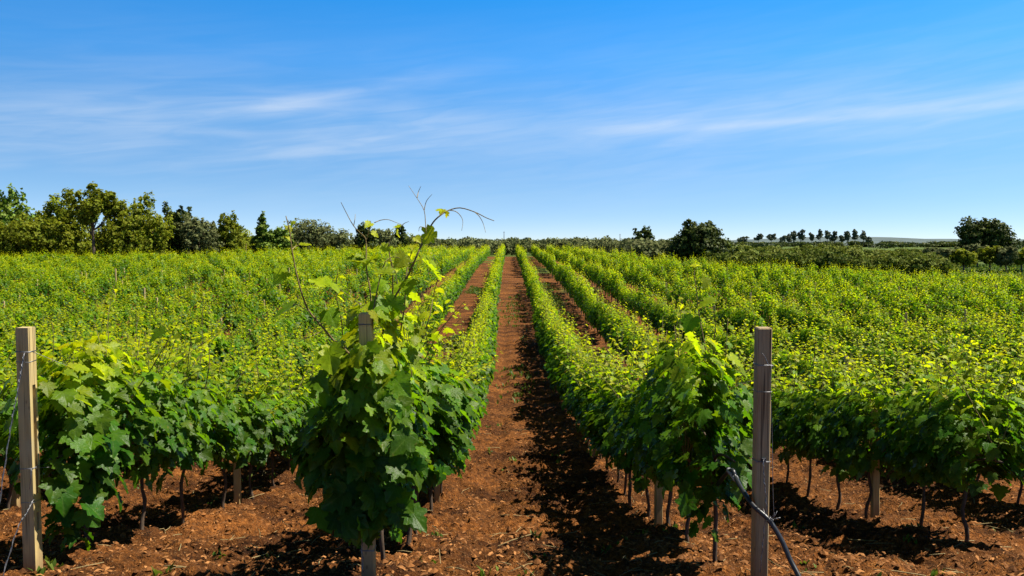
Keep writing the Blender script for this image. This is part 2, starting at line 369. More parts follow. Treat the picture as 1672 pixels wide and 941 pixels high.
def ground_material():
    m, nt, out = new_mat('red_soil')
    geo = N(nt, 'ShaderNodeNewGeometry')
    pos = geo.outputs['Position']
    n1 = N(nt, 'ShaderNodeTexNoise'); n1.inputs['Scale'].default_value = 0.8; n1.inputs['Detail'].default_value = 5
    n2 = N(nt, 'ShaderNodeTexNoise'); n2.inputs['Scale'].default_value = 14.0; n2.inputs['Detail'].default_value = 8; n2.inputs['Roughness'].default_value = 0.7
    n3 = N(nt, 'ShaderNodeTexNoise'); n3.inputs['Scale'].default_value = 55.0; n3.inputs['Detail'].default_value = 5
    for n in (n1, n2, n3): L(nt, pos, n.inputs['Vector'])
    c1 = ramp(nt, [(0.34, (0.036, 0.015, 0.005)), (0.55, (0.185, 0.070, 0.016)), (0.74, (0.45, 0.195, 0.052))])
    L(nt, n2.outputs['Fac'], c1.inputs['Fac'])
    c2 = ramp(nt, [(0.35, (0.72, 0.66, 0.60)), (0.7, (1.15, 1.1, 1.0))]); L(nt, n1.outputs['Fac'], c2.inputs['Fac'])
    mu = N(nt, 'ShaderNodeMix', data_type='RGBA', blend_type='MULTIPLY'); mu.inputs['Factor'].default_value = 1.0
    L(nt, c1.outputs['Color'], mu.inputs['A']); L(nt, c2.outputs['Color'], mu.inputs['B'])
    # darker and paler colour bands, drawn out across the alleys
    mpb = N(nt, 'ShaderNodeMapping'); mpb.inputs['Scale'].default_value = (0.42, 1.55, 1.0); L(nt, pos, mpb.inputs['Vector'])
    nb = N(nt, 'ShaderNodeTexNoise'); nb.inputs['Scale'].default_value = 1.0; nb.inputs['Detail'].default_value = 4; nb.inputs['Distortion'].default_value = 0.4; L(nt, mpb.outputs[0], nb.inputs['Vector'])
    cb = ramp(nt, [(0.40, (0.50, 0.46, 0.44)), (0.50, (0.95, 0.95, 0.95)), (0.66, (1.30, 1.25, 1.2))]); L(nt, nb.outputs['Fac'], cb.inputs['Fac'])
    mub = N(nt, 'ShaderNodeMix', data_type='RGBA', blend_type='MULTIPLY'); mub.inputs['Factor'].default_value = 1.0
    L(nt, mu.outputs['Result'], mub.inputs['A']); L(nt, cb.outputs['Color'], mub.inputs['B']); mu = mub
    # dry straw flecks
    c3 = ramp(nt, [(0.60, (0, 0, 0)), (0.70, (1, 1, 1))]); L(nt, n3.outputs['Fac'], c3.inputs['Fac'])
    mf = N(nt, 'ShaderNodeMath', operation='MULTIPLY'); mf.inputs[1].default_value = 0.5; L(nt, c3.outputs['Color'], mf.inputs[0])
    m3 = N(nt, 'ShaderNodeMix', data_type='RGBA'); L(nt, mf.outputs[0], m3.inputs['Factor']); L(nt, mu.outputs['Result'], m3.inputs['A']); m3.inputs['B'].default_value = (0.46, 0.25, 0.11, 1)
    # grass
    at = N(nt, 'ShaderNodeAttribute', attribute_name='grass')
    gn = ramp(nt, [(0.3, (0.035, 0.065, 0.010)), (0.7, (0.11, 0.15, 0.025))]); L(nt, n2.outputs['Fac'], gn.inputs['Fac'])
    sm = N(nt, 'ShaderNodeMath', operation='ADD'); L(nt, at.outputs['Fac'], sm.inputs[0])
    s2 = N(nt, 'ShaderNodeMath', operation='SUBTRACT'); L(nt, n3.outputs['Fac'], s2.inputs[0]); s2.inputs[1].default_value = 0.5
    L(nt, s2.outputs[0], sm.inputs[1]); 
    gm = N(nt, 'ShaderNodeMapRange'); gm.inputs['From Min'].default_value = 0.40; gm.inputs['From Max'].default_value = 0.60; L(nt, sm.outputs[0], gm.inputs['Value'])
    m4 = N(nt, 'ShaderNodeMix', data_type='RGBA'); L(nt, gm.outputs['Result'], m4.inputs['Factor']); L(nt, m3.outputs['Result'], m4.inputs['A']); L(nt, gn.outputs['Color'], m4.inputs['B'])
    p = N(nt, 'ShaderNodeBsdfPrincipled'); p.inputs['Roughness'].default_value = 0.95; p.inputs['Specular IOR Level'].default_value = 0.15
    L(nt, m4.outputs['Result'], p.inputs['Base Color'])
    hs = N(nt, 'ShaderNodeMath', operation='ADD'); L(nt, n2.outputs['Fac'], hs.inputs[0]); L(nt, n3.outputs['Fac'], hs.inputs[1])
    bp = N(nt, 'ShaderNodeBump'); bp.inputs['Strength'].default_value = 1.0; bp.inputs['Distance'].default_value = 0.05
    L(nt, hs.outputs[0], bp.inputs['Height']); L(nt, bp.outputs['Normal'], p.inputs['Normal'])
    L(nt, p.outputs[0], out.inputs['Surface'])
    return m
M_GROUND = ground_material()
def clod_material(name, a, b, scale):
    m, nt, out = new_mat(name)
    geo = N(nt, 'ShaderNodeNewGeometry')
    n = N(nt, 'ShaderNodeTexNoise'); n.inputs['Scale'].default_value = scale; n.inputs['Detail'].default_value = 4; L(nt, geo.outputs['Position'], n.inputs['Vector'])
    at = N(nt, 'ShaderNodeAttribute', attribute_name='rand')
    av = N(nt, 'ShaderNodeMath', operation='MULTIPLY_ADD'); av.inputs[1].default_value = 0.5; L(nt, at.outputs['Fac'], av.inputs[0])
    hf = N(nt, 'ShaderNodeMath', operation='MULTIPLY'); hf.inputs[1].default_value = 0.5; L(nt, n.outputs['Fac'], hf.inputs[0]); L(nt, hf.outputs[0], av.inputs[2])
    r = ramp(nt, [(0.2, a), (0.8, b)]); L(nt, av.outputs[0], r.inputs['Fac'])
    p = N(nt, 'ShaderNodeBsdfPrincipled'); p.inputs['Roughness'].default_value = 0.9; p.inputs['Specular IOR Level'].default_value = 0.2
    L(nt, r.outputs['Color'], p.inputs['Base Color'])
    bp = N(nt, 'ShaderNodeBump'); bp.inputs['Strength'].default_value = 0.7; bp.inputs['Distance'].default_value = 0.01
    L(nt, n.outputs['Fac'], bp.inputs['Height']); L(nt, bp.outputs['Normal'], p.inputs['Normal'])
    L(nt, p.outputs[0], out.inputs['Surface'])
    return m
M_CLOD = clod_material('soil_clod', (0.06, 0.022, 0.006), (0.25, 0.10, 0.028), 30)
M_LITTER = clod_material('dry_litter', (0.11, 0.042, 0.012), (0.40, 0.18, 0.06), 50)

# ----------------------------------------------------------------- leaves
_half_hi = [(0.08, -0.14), (0.24, -0.18), (0.34, -0.08), (0.50, -0.02), (0.46, 0.10), (0.40, 0.18), (0.60, 0.34), (0.50, 0.46),
            (0.30, 0.48), (0.34, 0.66), (0.22, 0.74), (0.12, 0.90)]
_half_mid = [(0.26, -0.17), (0.44, 0.12), (0.58, 0.38), (0.28, 0.54)]
def leaf_template(half):
    ring = [(0, 0)] + half + [(0, 1.0)] + [(-x, y) for x, y in half[::-1]]
    v = np.array([(0, 0.25)] + ring)
    n = len(ring)
    f = np.array([(0, 1 + i, 1 + (i + 1) % n) for i in range(n)])
    wob = np.zeros(len(v)); wob[1:] = np.where(np.arange(n) % 2 == 0, 1, -1)
    return v, f, wob
T_HI = leaf_template(_half_hi)
T_MID = leaf_template(_half_mid)
_vf = np.array([(0, -0.08), (0.52, 0.28), (0, 1.0), (-0.52, 0.28)])
T_FAR = (_vf, np.array([(0, 1, 2), (0, 2, 3)]), np.zeros(4))

def leaves_arrays(pos, nrm, tip, size, tint, rand, T, rg, fold=0.38, curl=0.50):
    """place one leaf per row of pos; returns verts, faces, tint, rand, uv"""
    v2, f, wob = T
    n = len(pos); m = len(v2)
    nrm = nrm / (np.linalg.norm(nrm, axis=1)[:, None] + 1e-9)
    tip = tip - nrm * (tip * nrm).sum(1)[:, None]
    tip = tip / (np.linalg.norm(tip, axis=1)[:, None] + 1e-9)
    side = np.cross(tip, nrm)
    x = v2[:, 0][None, :]; y = v2[:, 1][None, :]
    fo = rg.uniform(-0.1, fold * 1.6, n)[:, None]
    cu = rg.uniform(0.0, curl * 1.5, n)[:, None]
    tw = rg.uniform(-0.25, 0.25, n)[:, None]
    z = fo * np.abs(x) * 0.8 - cu * ((y - 0.2) ** 2 + 0.6 * x ** 2) + tw * x * y + 0.035 * wob[None, :] * rg.uniform(0.3, 1.3, n)[:, None]
    asp = rg.uniform(0.85, 1.15, n)[:, None]
    co = pos[:, None, :] + size[:, None, None] * ((x * asp)[..., None] * side[:, None, :] + y[..., None] * tip[:, None, :] + z[..., None] * nrm[:, None, :])
    faces = (f[None] + (np.arange(n) * m)[:, None, None]).reshape(-1, 3)
    uv = np.broadcast_to(v2[None], (n, m, 2)).reshape(-1, 2)
    return co.reshape(-1, 3), faces, np.repeat(tint, m), np.repeat(rand, m), uv

def leaf_mesh(name, S, T, mat, seed, with_uv=False):
    v, f, ti, ra, uv = leaves_arrays(S['pos'], S['nrm'], S['tip'], S['size'], S['tint'], S['rand'], T, np.random.default_rng(seed))
    return mesh_from(name, v, f, mat, True, {'tint': ti, 'rand': ra}, uv if with_uv else None)

def cat_sets(*sets):
    return {k: np.concatenate([s[k] for s in sets]) for k in sets[0]}

def body_leaves(rg, n, zb, zt, hw, sd_t, t_off=0.0, size=(0.10, 0.165), x_off=0.0):
    u = rg.random(n)
    z = zb + (zt - zb) * u ** 0.9
    q = (z - zb) / (zt - zb)
    w = hw * (0.55 + 0.62 * np.sin(np.clip(q * 0.85 + 0.12, 0, 1) * math.pi))
    t = rg.normal(0, sd_t, n).clip(-1.9 * sd_t, 1.9 * sd_t)
    # ragged outline along the row
    wv = 1 + 0.35 * np.sin(t * 9 + rg.uniform(0, 6)) * np.sin(z * 6 + rg.uniform(0, 6))
    sgn = rg.choice([-1, 1], n)
    x = sgn * w * wv * np.sqrt(rg.uniform(0.12, 1, n))
    pos = np.stack([x + x_off, t + t_off, z], 1)
    nrm = np.stack([sgn * rg.uniform(0.35, 1.1, n), rg.normal(0, 0.45, n) + 0.7 * t / max(sd_t, .1) * 0.4, 0.25 + 0.75 * rg.random(n) + 0.5 * q], 1)
    tip = np.stack([sgn * rg.uniform(0, 0.7, n), rg.normal(0, 0.5, n), -rg.uniform(0.5, 1.1, n)], 1)
    sz = rg.uniform(size[0], size[1], n) * (1 - 0.25 * q)
    tint = np.clip(0.05 + 0.82 * np.clip((z - 0.95) / 0.85, 0, 1) ** 1.6 + rg.normal(0.03, 0.13, n), 0, 1)  # leaf age by height, steepened to paint shade into the canopy sides
    return dict(pos=pos, nrm=nrm, tip=tip, size=sz, tint=tint, rand=rg.random(n))

def shoot_path(rg, base, length, lean, n=9):
    p = [np.array(base, float)]
    d = np.array([lean[0], lean[1], 1.0]); d /= np.linalg.norm(d)
    bend = rg.normal(0, 0.10, 2)
    for i in range(n - 1):
        d = d + np.array([bend[0], bend[1], -0.03 * i * abs(lean[0])]) * 0.5 + rg.normal(0, 0.03, 3)
        d /= np.linalg.norm(d)
        p.append(p[-1] + d * length / (n - 1))
    return np.array(p)

def shoot_leaves(rg, path, s0=0.12, s1=0.035, step=0.065, start=0.0, tint0=0.35, tint1=1.0):
    seg = np.linalg.norm(np.diff(path, axis=0), axis=1); cum = np.concatenate([[0], np.cumsum(seg)])
    ds = np.arange(start * cum[-1] + 0.02, cum[-1], step)
    n = len(ds)
    pos = np.stack([np.interp(ds, cum, path[:, k]) for k in range(3)], 1)
    q = ds / cum[-1]
    az = np.arange(n) * math.pi + rg.uniform(0, 6) + rg.normal(0, 0.5, n)
    out = np.stack([np.cos(az), np.sin(az), np.zeros(n)], 1)
    pos = pos + out * (0.05 * (1 - 0.6 * q))[:, None]
    nrm = out * 0.35 + np.stack([rg.normal(0, 0.3, n), rg.normal(0, 0.3, n), np.ones(n)], 1)
    tip = out + np.stack([np.zeros(n), np.zeros(n), -0.4 + 0.9 * q], 1)
    return dict(pos=pos, nrm=nrm, tip=tip, size=(s0 + (s1 - s0) * q) * rg.uniform(0.8, 1.2, n),
                tint=np.clip(tint0 + (tint1 - tint0) * q + rg.normal(0, 0.1, n), 0, 1), rand=rg.random(n))

def vine_design(seed, body=330, zb=0.70, zt=1.48, hw=0.40, sd=0.31, nsh=12, sh_len=(0.35, 1.0), lsize=(0.10, 0.165), lean=0.34):
    rg = np.random.default_rng(seed)
    sets = [body_leaves(rg, body, zb, zt, hw, sd, 0.0, lsize)]
    # a few drooping laterals
    k = 3
    for _ in range(k):
        t = rg.uniform(-0.4, 0.4)
        sets.append(body_leaves(rg, 12, zb - rg.uniform(0.05, 0.22), zb + 0.15, 0.16, 0.09, t))
    paths = []
    for i in range(nsh):
        t = rg.normal(0, 0.27)
        p = shoot_path(rg, (rg.normal(0, 0.09), t, 1.22 + rg.uniform(-0.1, 0.15)), rg.uniform(*sh_len), (rg.normal(0, lean), rg.normal(0, 0.25)))
        paths.append(p)
        sets.append(shoot_leaves(rg, p))
    # woody part: trunk, two arms, canes
    mb = MB()
    wob = rg.normal(0, 0.016, (7, 2)); wob[0] *= 0.3
    tz = np.linspace(-0.12, 0.82, 7)
    tp = np.stack([wob[:, 0], wob[:, 1], tz], 1)
    tp = smooth_path(tp, 12)
    mb.add(*tube(tp, np.linspace(0.020, 0.015, 12) * rg.uniform(0.85, 1.2, 12), 7), rand=0.3)
    for s in (-1, 1):
        a = smooth_path([tp[-1], tp[-1] + (0, 0.10 * s, 0.06), (0, 0.28 * s, 0.93), (0, 0.46 * s, 0.95)], 8)
        mb.add(*tube(a, np.linspace(0.013, 0.009, 8), 6), rand=0.4)
    for p in paths:
        b = np.array([(0, p[0][1] * 0.8, 0.93), (p[0] + (0, p[0][1] * 0.8, 0.93)) / 2 + (0.02, 0, 0), ])
        full = np.vstack([b, p])
        mb.add(*tube(full, np.linspace(0.006, 0.002, len(full)), 4, cap=False), rand=0.9)
    return cat_sets(*sets), mb

# vine wood: bark on trunk, greener on canes (attribute 'rand')
def vine_wood_material():
    m, nt, out = new_mat('vine_wood')
    at = N(nt, 'ShaderNodeAttribute', attribute_name='rand')
    tc = N(nt, 'ShaderNodeTexCoord'); mp = N(nt, 'ShaderNodeMapping'); mp.inputs['Scale'].default_value = (40, 40, 8); L(nt, tc.outputs['Object'], mp.inputs['Vector'])
    nz = N(nt, 'ShaderNodeTexNoise'); nz.inputs['Scale'].default_value = 2.0; nz.inputs['Detail'].default_value = 5; L(nt, mp.outputs[0], nz.inputs['Vector'])
    r1 = ramp(nt, [(0.3, (0.03, 0.02, 0.013)), (0.7, (0.11, 0.07, 0.043))]); L(nt, nz.outputs['Fac'], r1.inputs['Fac'])
    r2 = ramp(nt, [(0.3, (0.10, 0.075, 0.025)), (0.7, (0.19, 0.16, 0.05))]); L(nt, nz.outputs['Fac'], r2.inputs['Fac'])
    st = N(nt, 'ShaderNodeMath', operation='GREATER_THAN'); st.inputs[1].default_value = 0.6; L(nt, at.outputs['Fac'], st.inputs[0])
    mx = N(nt, 'ShaderNodeMix', data_type='RGBA'); L(nt, st.outputs[0], mx.inputs['Factor']); L(nt, r1.outputs['Color'], mx.inputs['A']); L(nt, r2.outputs['Color'], mx.inputs['B'])
    p = N(nt, 'ShaderNodeBsdfPrincipled'); p.inputs['Roughness'].default_value = 0.85; L(nt, mx.outputs['Result'], p.inputs['Base Color'])
    bp = N(nt, 'ShaderNodeBump'); bp.inputs['Strength'].default_value = 0.8; bp.inputs['Distance'].default_value = 0.006
    L(nt, nz.outputs['Fac'], bp.inputs['Height']); L(nt, bp.outputs['Normal'], p.inputs['Normal'])
    L(nt, p.outputs[0], out.inputs['Surface'])
    return m
M_VWOOD = vine_wood_material()

# ----------------------------------------------------------------- the ground
def build_ground():
    xs = list(np.arange(-7.5, 7.5, 0.035))
    s = 0.035
    while xs[-1] < 3200: s *= 1.055; xs.append(xs[-1] + s)
    s = 0.035
    while xs[0] > -3200: s *= 1.055; xs.insert(0, xs[0] - s)
    ys = list(np.arange(4.0, 13.0, 0.028))
    s = 0.028
    while ys[-1] < 4000: s = max(s * 1.0, s * (1.013 if ys[-1] < 50 else (1.0 if ys[-1] < 130 else 1.06))); ys.append(ys[-1] + s)
    s = 0.03
    while ys[0] > -200: s *= 1.15; ys.insert(0, ys[0] - s)
    xs = np.array(xs); ys = np.array(ys)
    X, Y = np.meshgrid(xs, ys)
    cell = np.maximum(np.gradient(xs)[None, :], np.gradient(ys)[:, None])
    Z = terrain(X, Y) + ground_detail(X, Y, cell)
    ny, nx = X.shape
    idx = np.arange(nx * ny).reshape(ny, nx)
    f = np.stack([idx[:-1, :-1], idx[:-1, 1:], idx[1:, 1:], idx[1:, :-1]], -1).reshape(-1, 4)
    # grass: beyond the vineyard and in strips of some alleys
    ye = y_edge(X)
    g = sstep(0.5, 4, Y - ye) * 0.9
    inal = np.clip(fbm(X * 0.35, Y * 0.12, 2, 41) * 3.0 + 0.12, 0, 1) * sstep(16, 30, Y) * 0.62
    path = ((X - ROW_SLOPE * (Y - 5) > -1.2) & (X - ROW_SLOPE * (Y - 5) < 1.8))
    inal = np.where(path, inal * 0.35, inal)
    g = np.maximum(g, inal)
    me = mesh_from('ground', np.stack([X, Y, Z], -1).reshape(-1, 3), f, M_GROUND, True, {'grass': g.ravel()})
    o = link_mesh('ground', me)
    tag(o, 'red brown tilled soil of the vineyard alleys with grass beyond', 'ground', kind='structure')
build_ground()

def build_clods():
    n = 15000
    y = 4.2 + 17 * rng.random(n) ** 1.7
    x = rng.uniform(-1, 1, n) * (0.66 * y + 0.8)
    s = 0.006 + 0.032 * rng.random(n) ** 3.0
    z = ground_z(x, y) + s * 0.2
    base = np.array([(1, 0, 0), (0.5, 0.87, 0.1), (-0.5, 0.8, 0), (-1, 0, 0.1), (-0.5, -0.87, 0), (0.5, -0.87, -0.1), (0.1, 0.1, 0.75), (0, 0, -0.7)], float)
    fb = np.array([(i, (i + 1) % 6, 6) for i in range(6)] + [((i + 1) % 6, i, 7) for i in range(6)])
    jit = rng.uniform(0.65, 1.35, (n, 8, 3))
    v = base[None] * jit
    a = rng.uniform(0, 6.28, n); ca, sa = np.cos(a)[:, None], np.sin(a)[:, None]
    v = np.stack([v[..., 0] * ca - v[..., 1] * sa, v[..., 0] * sa + v[..., 1] * ca, v[..., 2]], -1)
    v = v * s[:, None, None] + np.stack([x, y, z], 1)[:, None, :]
    f = (fb[None] + (np.arange(n) * 8)[:, None, None]).reshape(-1, 3)
    me = mesh_from('soil_clods', v.reshape(-1, 3), f, M_CLOD, False, {'rand': np.repeat(rng.random(n), 8)})
    tag(link_mesh('soil_clods', me), 'loose crumbs and clods of red soil strewn over the alleys', 'soil clods', kind='stuff')
    # dry curled litter
    n = 17000
    y = 4.2 + 16 * rng.random(n) ** 1.6
    x = rng.uniform(-1, 1, n) * (0.66 * y + 0.8)
    s = 0.006 + 0.026 * rng.random(n) ** 2.2
    z = ground_z(x, y) + 0.012
    strip = np.array([(-1, -0.3, 0), (-1, 0.3, 0.1), (0, -0.4, 0.35), (0, 0.4, 0.45), (1, -0.25, 0), (1, 0.2, 0.15)], float)
    fb = np.array([(0, 2, 3, 1), (2, 4, 5, 3)])
    v = strip[None] * rng.uniform(0.6, 1.4, (n, 6, 3))
    a = rng.uniform(0, 6.28, n); ca, sa = np.cos(a)[:, None], np.sin(a)[:, None]
    tl = rng.normal(0, 0.4, n)[:, None]
    v = np.stack([v[..., 0], v[..., 1], v[..., 2] + tl * v[..., 0] * 0.5], -1)
    v = np.stack([v[..., 0] * ca - v[..., 1] * sa, v[..., 0] * sa + v[..., 1] * ca, v[..., 2]], -1)
    v = v * s[:, None, None] + np.stack([x, y, z], 1)[:, None, :]
    f = (fb[None] + (np.arange(n) * 6)[:, None, None]).reshape(-1, 4)
    me = mesh_from('dry_litter', v.reshape(-1, 3), f, M_LITTER, True, {'rand': np.repeat(rng.random(n), 6)})
    tag(link_mesh('dry_litter', me), 'tan dry leaf scraps and straw scattered on the red soil', 'leaf litter', kind='stuff')
build_clods()

def grass_patch(name, label, xy, hgt, mat=M_GRASS, per=7, width=0.012):
    n = len(xy) * per
    c = np.repeat(xy, per, axis=0) + rng.normal(0, 0.035, (n, 2))
    h = np.repeat(hgt, per) * rng.uniform(0.5, 1.2, n)
    z = ground_z(c[:, 0], c[:, 1]) - 0.01
    a = rng.uniform(0, 6.28, n); le = rng.uniform(0.1, 0.9, n)
    d = np.stack([np.cos(a), np.sin(a)], 1); s = np.stack([-np.sin(a), np.cos(a)], 1)
    w = width * (0.7 + h * 4)
    b = np.concatenate([c, z[:, None]], 1)
    def pt(q, wq): 
        p = b.copy(); p[:, :2] += d * (le * h * q ** 2)[:, None]; p[:, 2] += h * q
        l = p.copy(); r = p.copy(); l[:, :2] += s * (w * wq)[:, None]; r[:, :2] -= s * (w * wq)[:, None]
        return l, r
    l0, r0 = pt(0.0, 0.5); l1, r1 = pt(0.55, 1.0); l2, _ = pt(1.0, 0.0)
    v = np.stack([l0, r0, l1, r1, l2], 1).reshape(-1, 3)
    o = (np.arange(n) * 5)[:, None]
    f4 = np.array([[0, 1, 3, 2]]) + o; f3 = np.array([[2, 3, 4]]) + o
    t = rng.random(n)
    me = mesh_from(name, v, [f4, f3], mat, True, {'tint': np.repeat(t, 5), 'rand': np.repeat(rng.random(n), 5)})
    return tag(link_mesh(name, me), label, 'weeds' if 'weed' in name else 'grass', kind='stuff')
# small weeds on the soil, nearby
wy = 5 + 16 * rng.random(260); wx = rng.uniform(-1, 1, 260) * (0.62 * wy)
keep = fbm(wx * 0.9, wy * 0.7, 2, 77) > 0.02
grass_patch('weeds', 'scattered small green weeds sprouting from the red soil', np.stack([wx, wy], 1)[keep], rng.uniform(0.03, 0.10, keep.sum()), per=9, width=0.016)
# old prunings lying about
mbp = MB()
for k in range(420):
    yy = 4.6 + 14 * random.random() ** 1.4; xx = random.uniform(-1, 1) * 0.66 * yy
    a = random.gauss(1.57 if random.random() < .5 else 0, 0.8); ln = random.uniform(0.06, 0.24)
    pts = np.array([(xx + math.cos(a) * ln * t + random.gauss(0, .008), yy + math.sin(a) * ln * t + random.gauss(0, .008), 0) for t in (-1, -.3, .4, 1)])
    pts[:, 2] = ground_z(pts[:, 0], pts[:, 1]).mean() + 0.012 + np.array([0, .008, .006, 0.0])
    mbp.add(*tube(pts, random.uniform(0.0025, 0.005), 4))
tag(mbp.build('prunings', M_TENDRIL), 'short dry vine prunings lying on the red soil', 'prunings', kind='stuff')
# greener strips in the farther alleys
gy = rng.uniform(16, 66, 14000); gi = rng.choice([-3, -2, -1, 0, 1, 2, 3, 4], 14000, p=[.09, .09, .42, .04, .16, .08, .06, .06])
gx = 0.3 + 2.5 * gi + ROW_SLOPE * (gy - 5) + rng.normal(0, 0.38, 14000)
keep = fbm(gx * 0.35, gy * 0.12, 2, 41) > 0.02
grass_patch('alley_grass', 'thin green grass growing in strips between the vine rows', np.stack([gx, gy], 1)[keep], rng.uniform(0.05, 0.16, keep.sum()), per=4, width=0.02)
# meadow beyond the field, under the olives
my = rng.uniform(74, 125, 26000); mx_ = rng.uniform(38, 92, 26000)
keep = my > y_edge(mx_) + 1
grass_patch('meadow_grass', 'bright green meadow under the olive trees past the field', np.stack([mx_, my], 1)[keep], rng.uniform(0.10, 0.3, keep.sum()), per=2, width=0.06)

# ----------------------------------------------------------------- the vines
def row_phrase(i):
    side = 'sunlit' if i < 0 else 'shaded'
    n = abs(i)
    return f'{side} row edging the path' if n == 1 else f'{ordinal(n - 1)} row beyond the {side} path row'

HI, MID = [], []
for s in range(7):
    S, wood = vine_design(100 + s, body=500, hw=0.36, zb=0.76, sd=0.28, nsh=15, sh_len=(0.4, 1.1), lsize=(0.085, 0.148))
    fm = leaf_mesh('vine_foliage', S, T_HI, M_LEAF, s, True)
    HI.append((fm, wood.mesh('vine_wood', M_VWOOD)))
for s in range(6):
    S, wood = vine_design(200 + s, body=340, hw=0.34, zt=1.55, lean=0.22)
    S['size'] = S['size'] * 1.08
    MID.append((leaf_mesh('vine_foliage_plain', S, T_MID, M_LEAF_MID, s), wood.mesh('vine_wood_plain', M_VWOOD)))

Y0 = {-1: 5.75, -2: 6.37, 1: 5.95, 2: 6.95}
plants = []
row_ids = [i for i in range(-60, 45) if i != 0]
for i in row_ids:
    x0 = float(row_x(i, 5))
    y = Y0.get(i, 6.0 + random.uniform(-0.3, 0.3))
    ymax = float(y_edge(x0)) + random.uniform(-0.8, 0.4)
    while y < ymax:
        x = float(row_x(i, y)) + random.gauss(0, 0.05)
        plants.append((i, x, y))
        y += 0.95 + random.uniform(-0.1, 0.1)
def in_gap(i, y):   # the break in the rows half way up the far slope (the sunlit path row runs through)
    return i != -1 and -7 < i < 4 and 66.5 + 0.25 * i < y < 70.5 + 0.25 * i
plants = [p for p in plants if not in_gap(p[0], p[2]) and not (p[2] > 14 and random.random() < 0.05)]
near, rest = [], []
for (i, x, y) in plants:
    lim = 0.643 * y
    if -lim - 0.55 < x < lim + 0.55 or (0 < x < lim + 2.6 and y < 16): near.append((math.hypot(x, y), i, x, y))
    elif abs(x) < 0.70 * y + 6: rest.append((i, x, y))
near.sort()
singles, more = near[:300], near[300:]
rest += [(i, x, y) for _, i, x, y in more]

count = {}
proto = {}
HERO = set()
for d, i, x, y in singles:
    z = float(terrain(x, y))
    inview = abs(x) < 0.643 * y
    n = count[i] = count.get(i, 0) + (1 if inview else 0)
    hero = (i in (-1, -2, 1) and y == Y0[i])
    if hero:
        HERO.add((i, x, y)); continue
    lib = HI if d < 16.5 else MID
    k = random.randrange(len(lib))
    fm, wm = lib[k]
    key = (lib is HI, k)
    if key not in proto:
        root = empty('grapevine', (x, y, z))
        link_mesh('trunk', wm, root); link_mesh('foliage', fm, root)
        proto[key] = root
    else:
        root = copy_tree(proto[key]); root.location = (x, y, z)
    root.rotation_euler = (0, 0, random.choice([0, math.pi]) + random.gauss(0, 0.12))
    sc = random.uniform(0.92, 1.1)
    root.scale = (sc * random.uniform(0.92, 1.1), sc, sc * random.uniform(0.93, 1.08))
    if inview:
        lab = f'leafy grapevine, {ordinal(n)} in view along the {row_phrase(i)}'
    else:
        lab = 'grapevine just out of view beside the rows'
    tag(root, lab, 'grapevine', 'grapevines trained in rows along the trellis')

def build_distant_vines():
    V, Fc, TI, RA, off = [], [], [], [], 0
    tv = MB()
    for lod, (y0, y1, nb, nsh, sz) in enumerate([(0, 45, 190, 100, 1.05), (45, 80, 130, 85, 1.22), (80, 400, 76, 56, 1.5)]):
        designs = []
        for s in range(8):
            S, _ = vine_design(300 + 20 * lod + s, body=240, hw=0.25, zb=0.58, zt=1.62, nsh=16, lean=0.18)
            rg = np.random.default_rng(900 + s)
            isb = np.arange(len(S['size'])) < 240 + 36
            bi = rg.choice(np.where(isb)[0], nb, replace=False); si = rg.choice(np.where(~isb)[0], nsh, replace=False)
            pick = np.concatenate([bi, si])
            S = {k: v[pick] for k, v in S.items()}
            S['size'] = S['size'] * sz
            designs.append(leaves_arrays(S['pos'], S['nrm'], S['tip'], S['size'], S['tint'], S['rand'], T_FAR, rg))
        for (i, x, y) in rest:
            if not (y0 <= y < y1): continue
            v, f, ti, ra, _ = designs[random.randrange(8)]
            c = random.choice([-1, 1]); sc = random.uniform(0.9, 1.12); zs = random.uniform(0.74, 1.18)
            z = float(terrain(x, y))
            w = v * np.array([c * sc, c * sc, sc * zs]) + np.array([x, y, z])
            V.append(w); Fc.append(f + off); TI.append(np.clip(ti + random.gauss(0.02, 0.10), 0, 1)); RA.append(ra); off += len(w)
            if y < 75:
                tv.add(*tube([(x, y, z - 0.1), (x + 0.02, y, z + 0.5), (x, y, z + 0.95)], 0.024, 4, cap=False), rand=0.3)
    me = mesh_from('distant_grapevines', np.concatenate(V), np.concatenate(Fc), M_LEAF_MID, True, {'tint': np.concatenate(TI), 'rand': np.concatenate(RA)})
    o = tag(link_mesh('distant_grapevines', me), 'dense mass of grapevine rows filling the field out to the trees', 'grapevines', kind='stuff')
    tv.build('vine_trunk', M_VWOOD, o)
build_distant_vines()

# ---- the three vines at the row ends, each its own design
def leaf_at(pts, rg, face=(0.1, -0.6, 0.6), droop=-0.6):
    """pts: list of (position, size, tint)"""
    n = len(pts)
    pos = np.array([p[0] for p in pts]); size = np.array([p[1] for p in pts]); tint = np.array([p[2] for p in pts], float)
    nrm = np.array(face)[None] + rg.normal(0, 0.35, (n, 3))
    tip = np.stack([rg.normal(0, 0.6, n), rg.normal(0, 0.3, n), np.full(n, droop)], 1)
    pos = pos - tip / np.linalg.norm(tip, axis=1)[:, None] * size[:, None] * 0.4
    return dict(pos=pos, nrm=nrm, tip=tip, size=size, tint=tint, rand=rg.random(n))

def trunk_mesh(rg, h=0.85, r=0.019):
    mb = MB()
    wob = rg.normal(0, 0.015, (6, 2))
    tp = smooth_path(np.stack([wob[:, 0], wob[:, 1], np.linspace(-0.12, h, 6)], 1), 12)
    mb.add(*tube(tp, np.linspace(r, r * 0.75, 12), 7), rand=0.3)
    for s in (-1, 1):
        a = smooth_path([tp[-1], tp[-1] + (0, 0.10 * s, 0.06), (0, 0.28 * s, h + 0.1), (0, 0.5 * s, h + 0.12)], 8)
        mb.add(*tube(a, np.linspace(r * 0.7, r * 0.4, 8), 6), rand=0.4)
    return mb

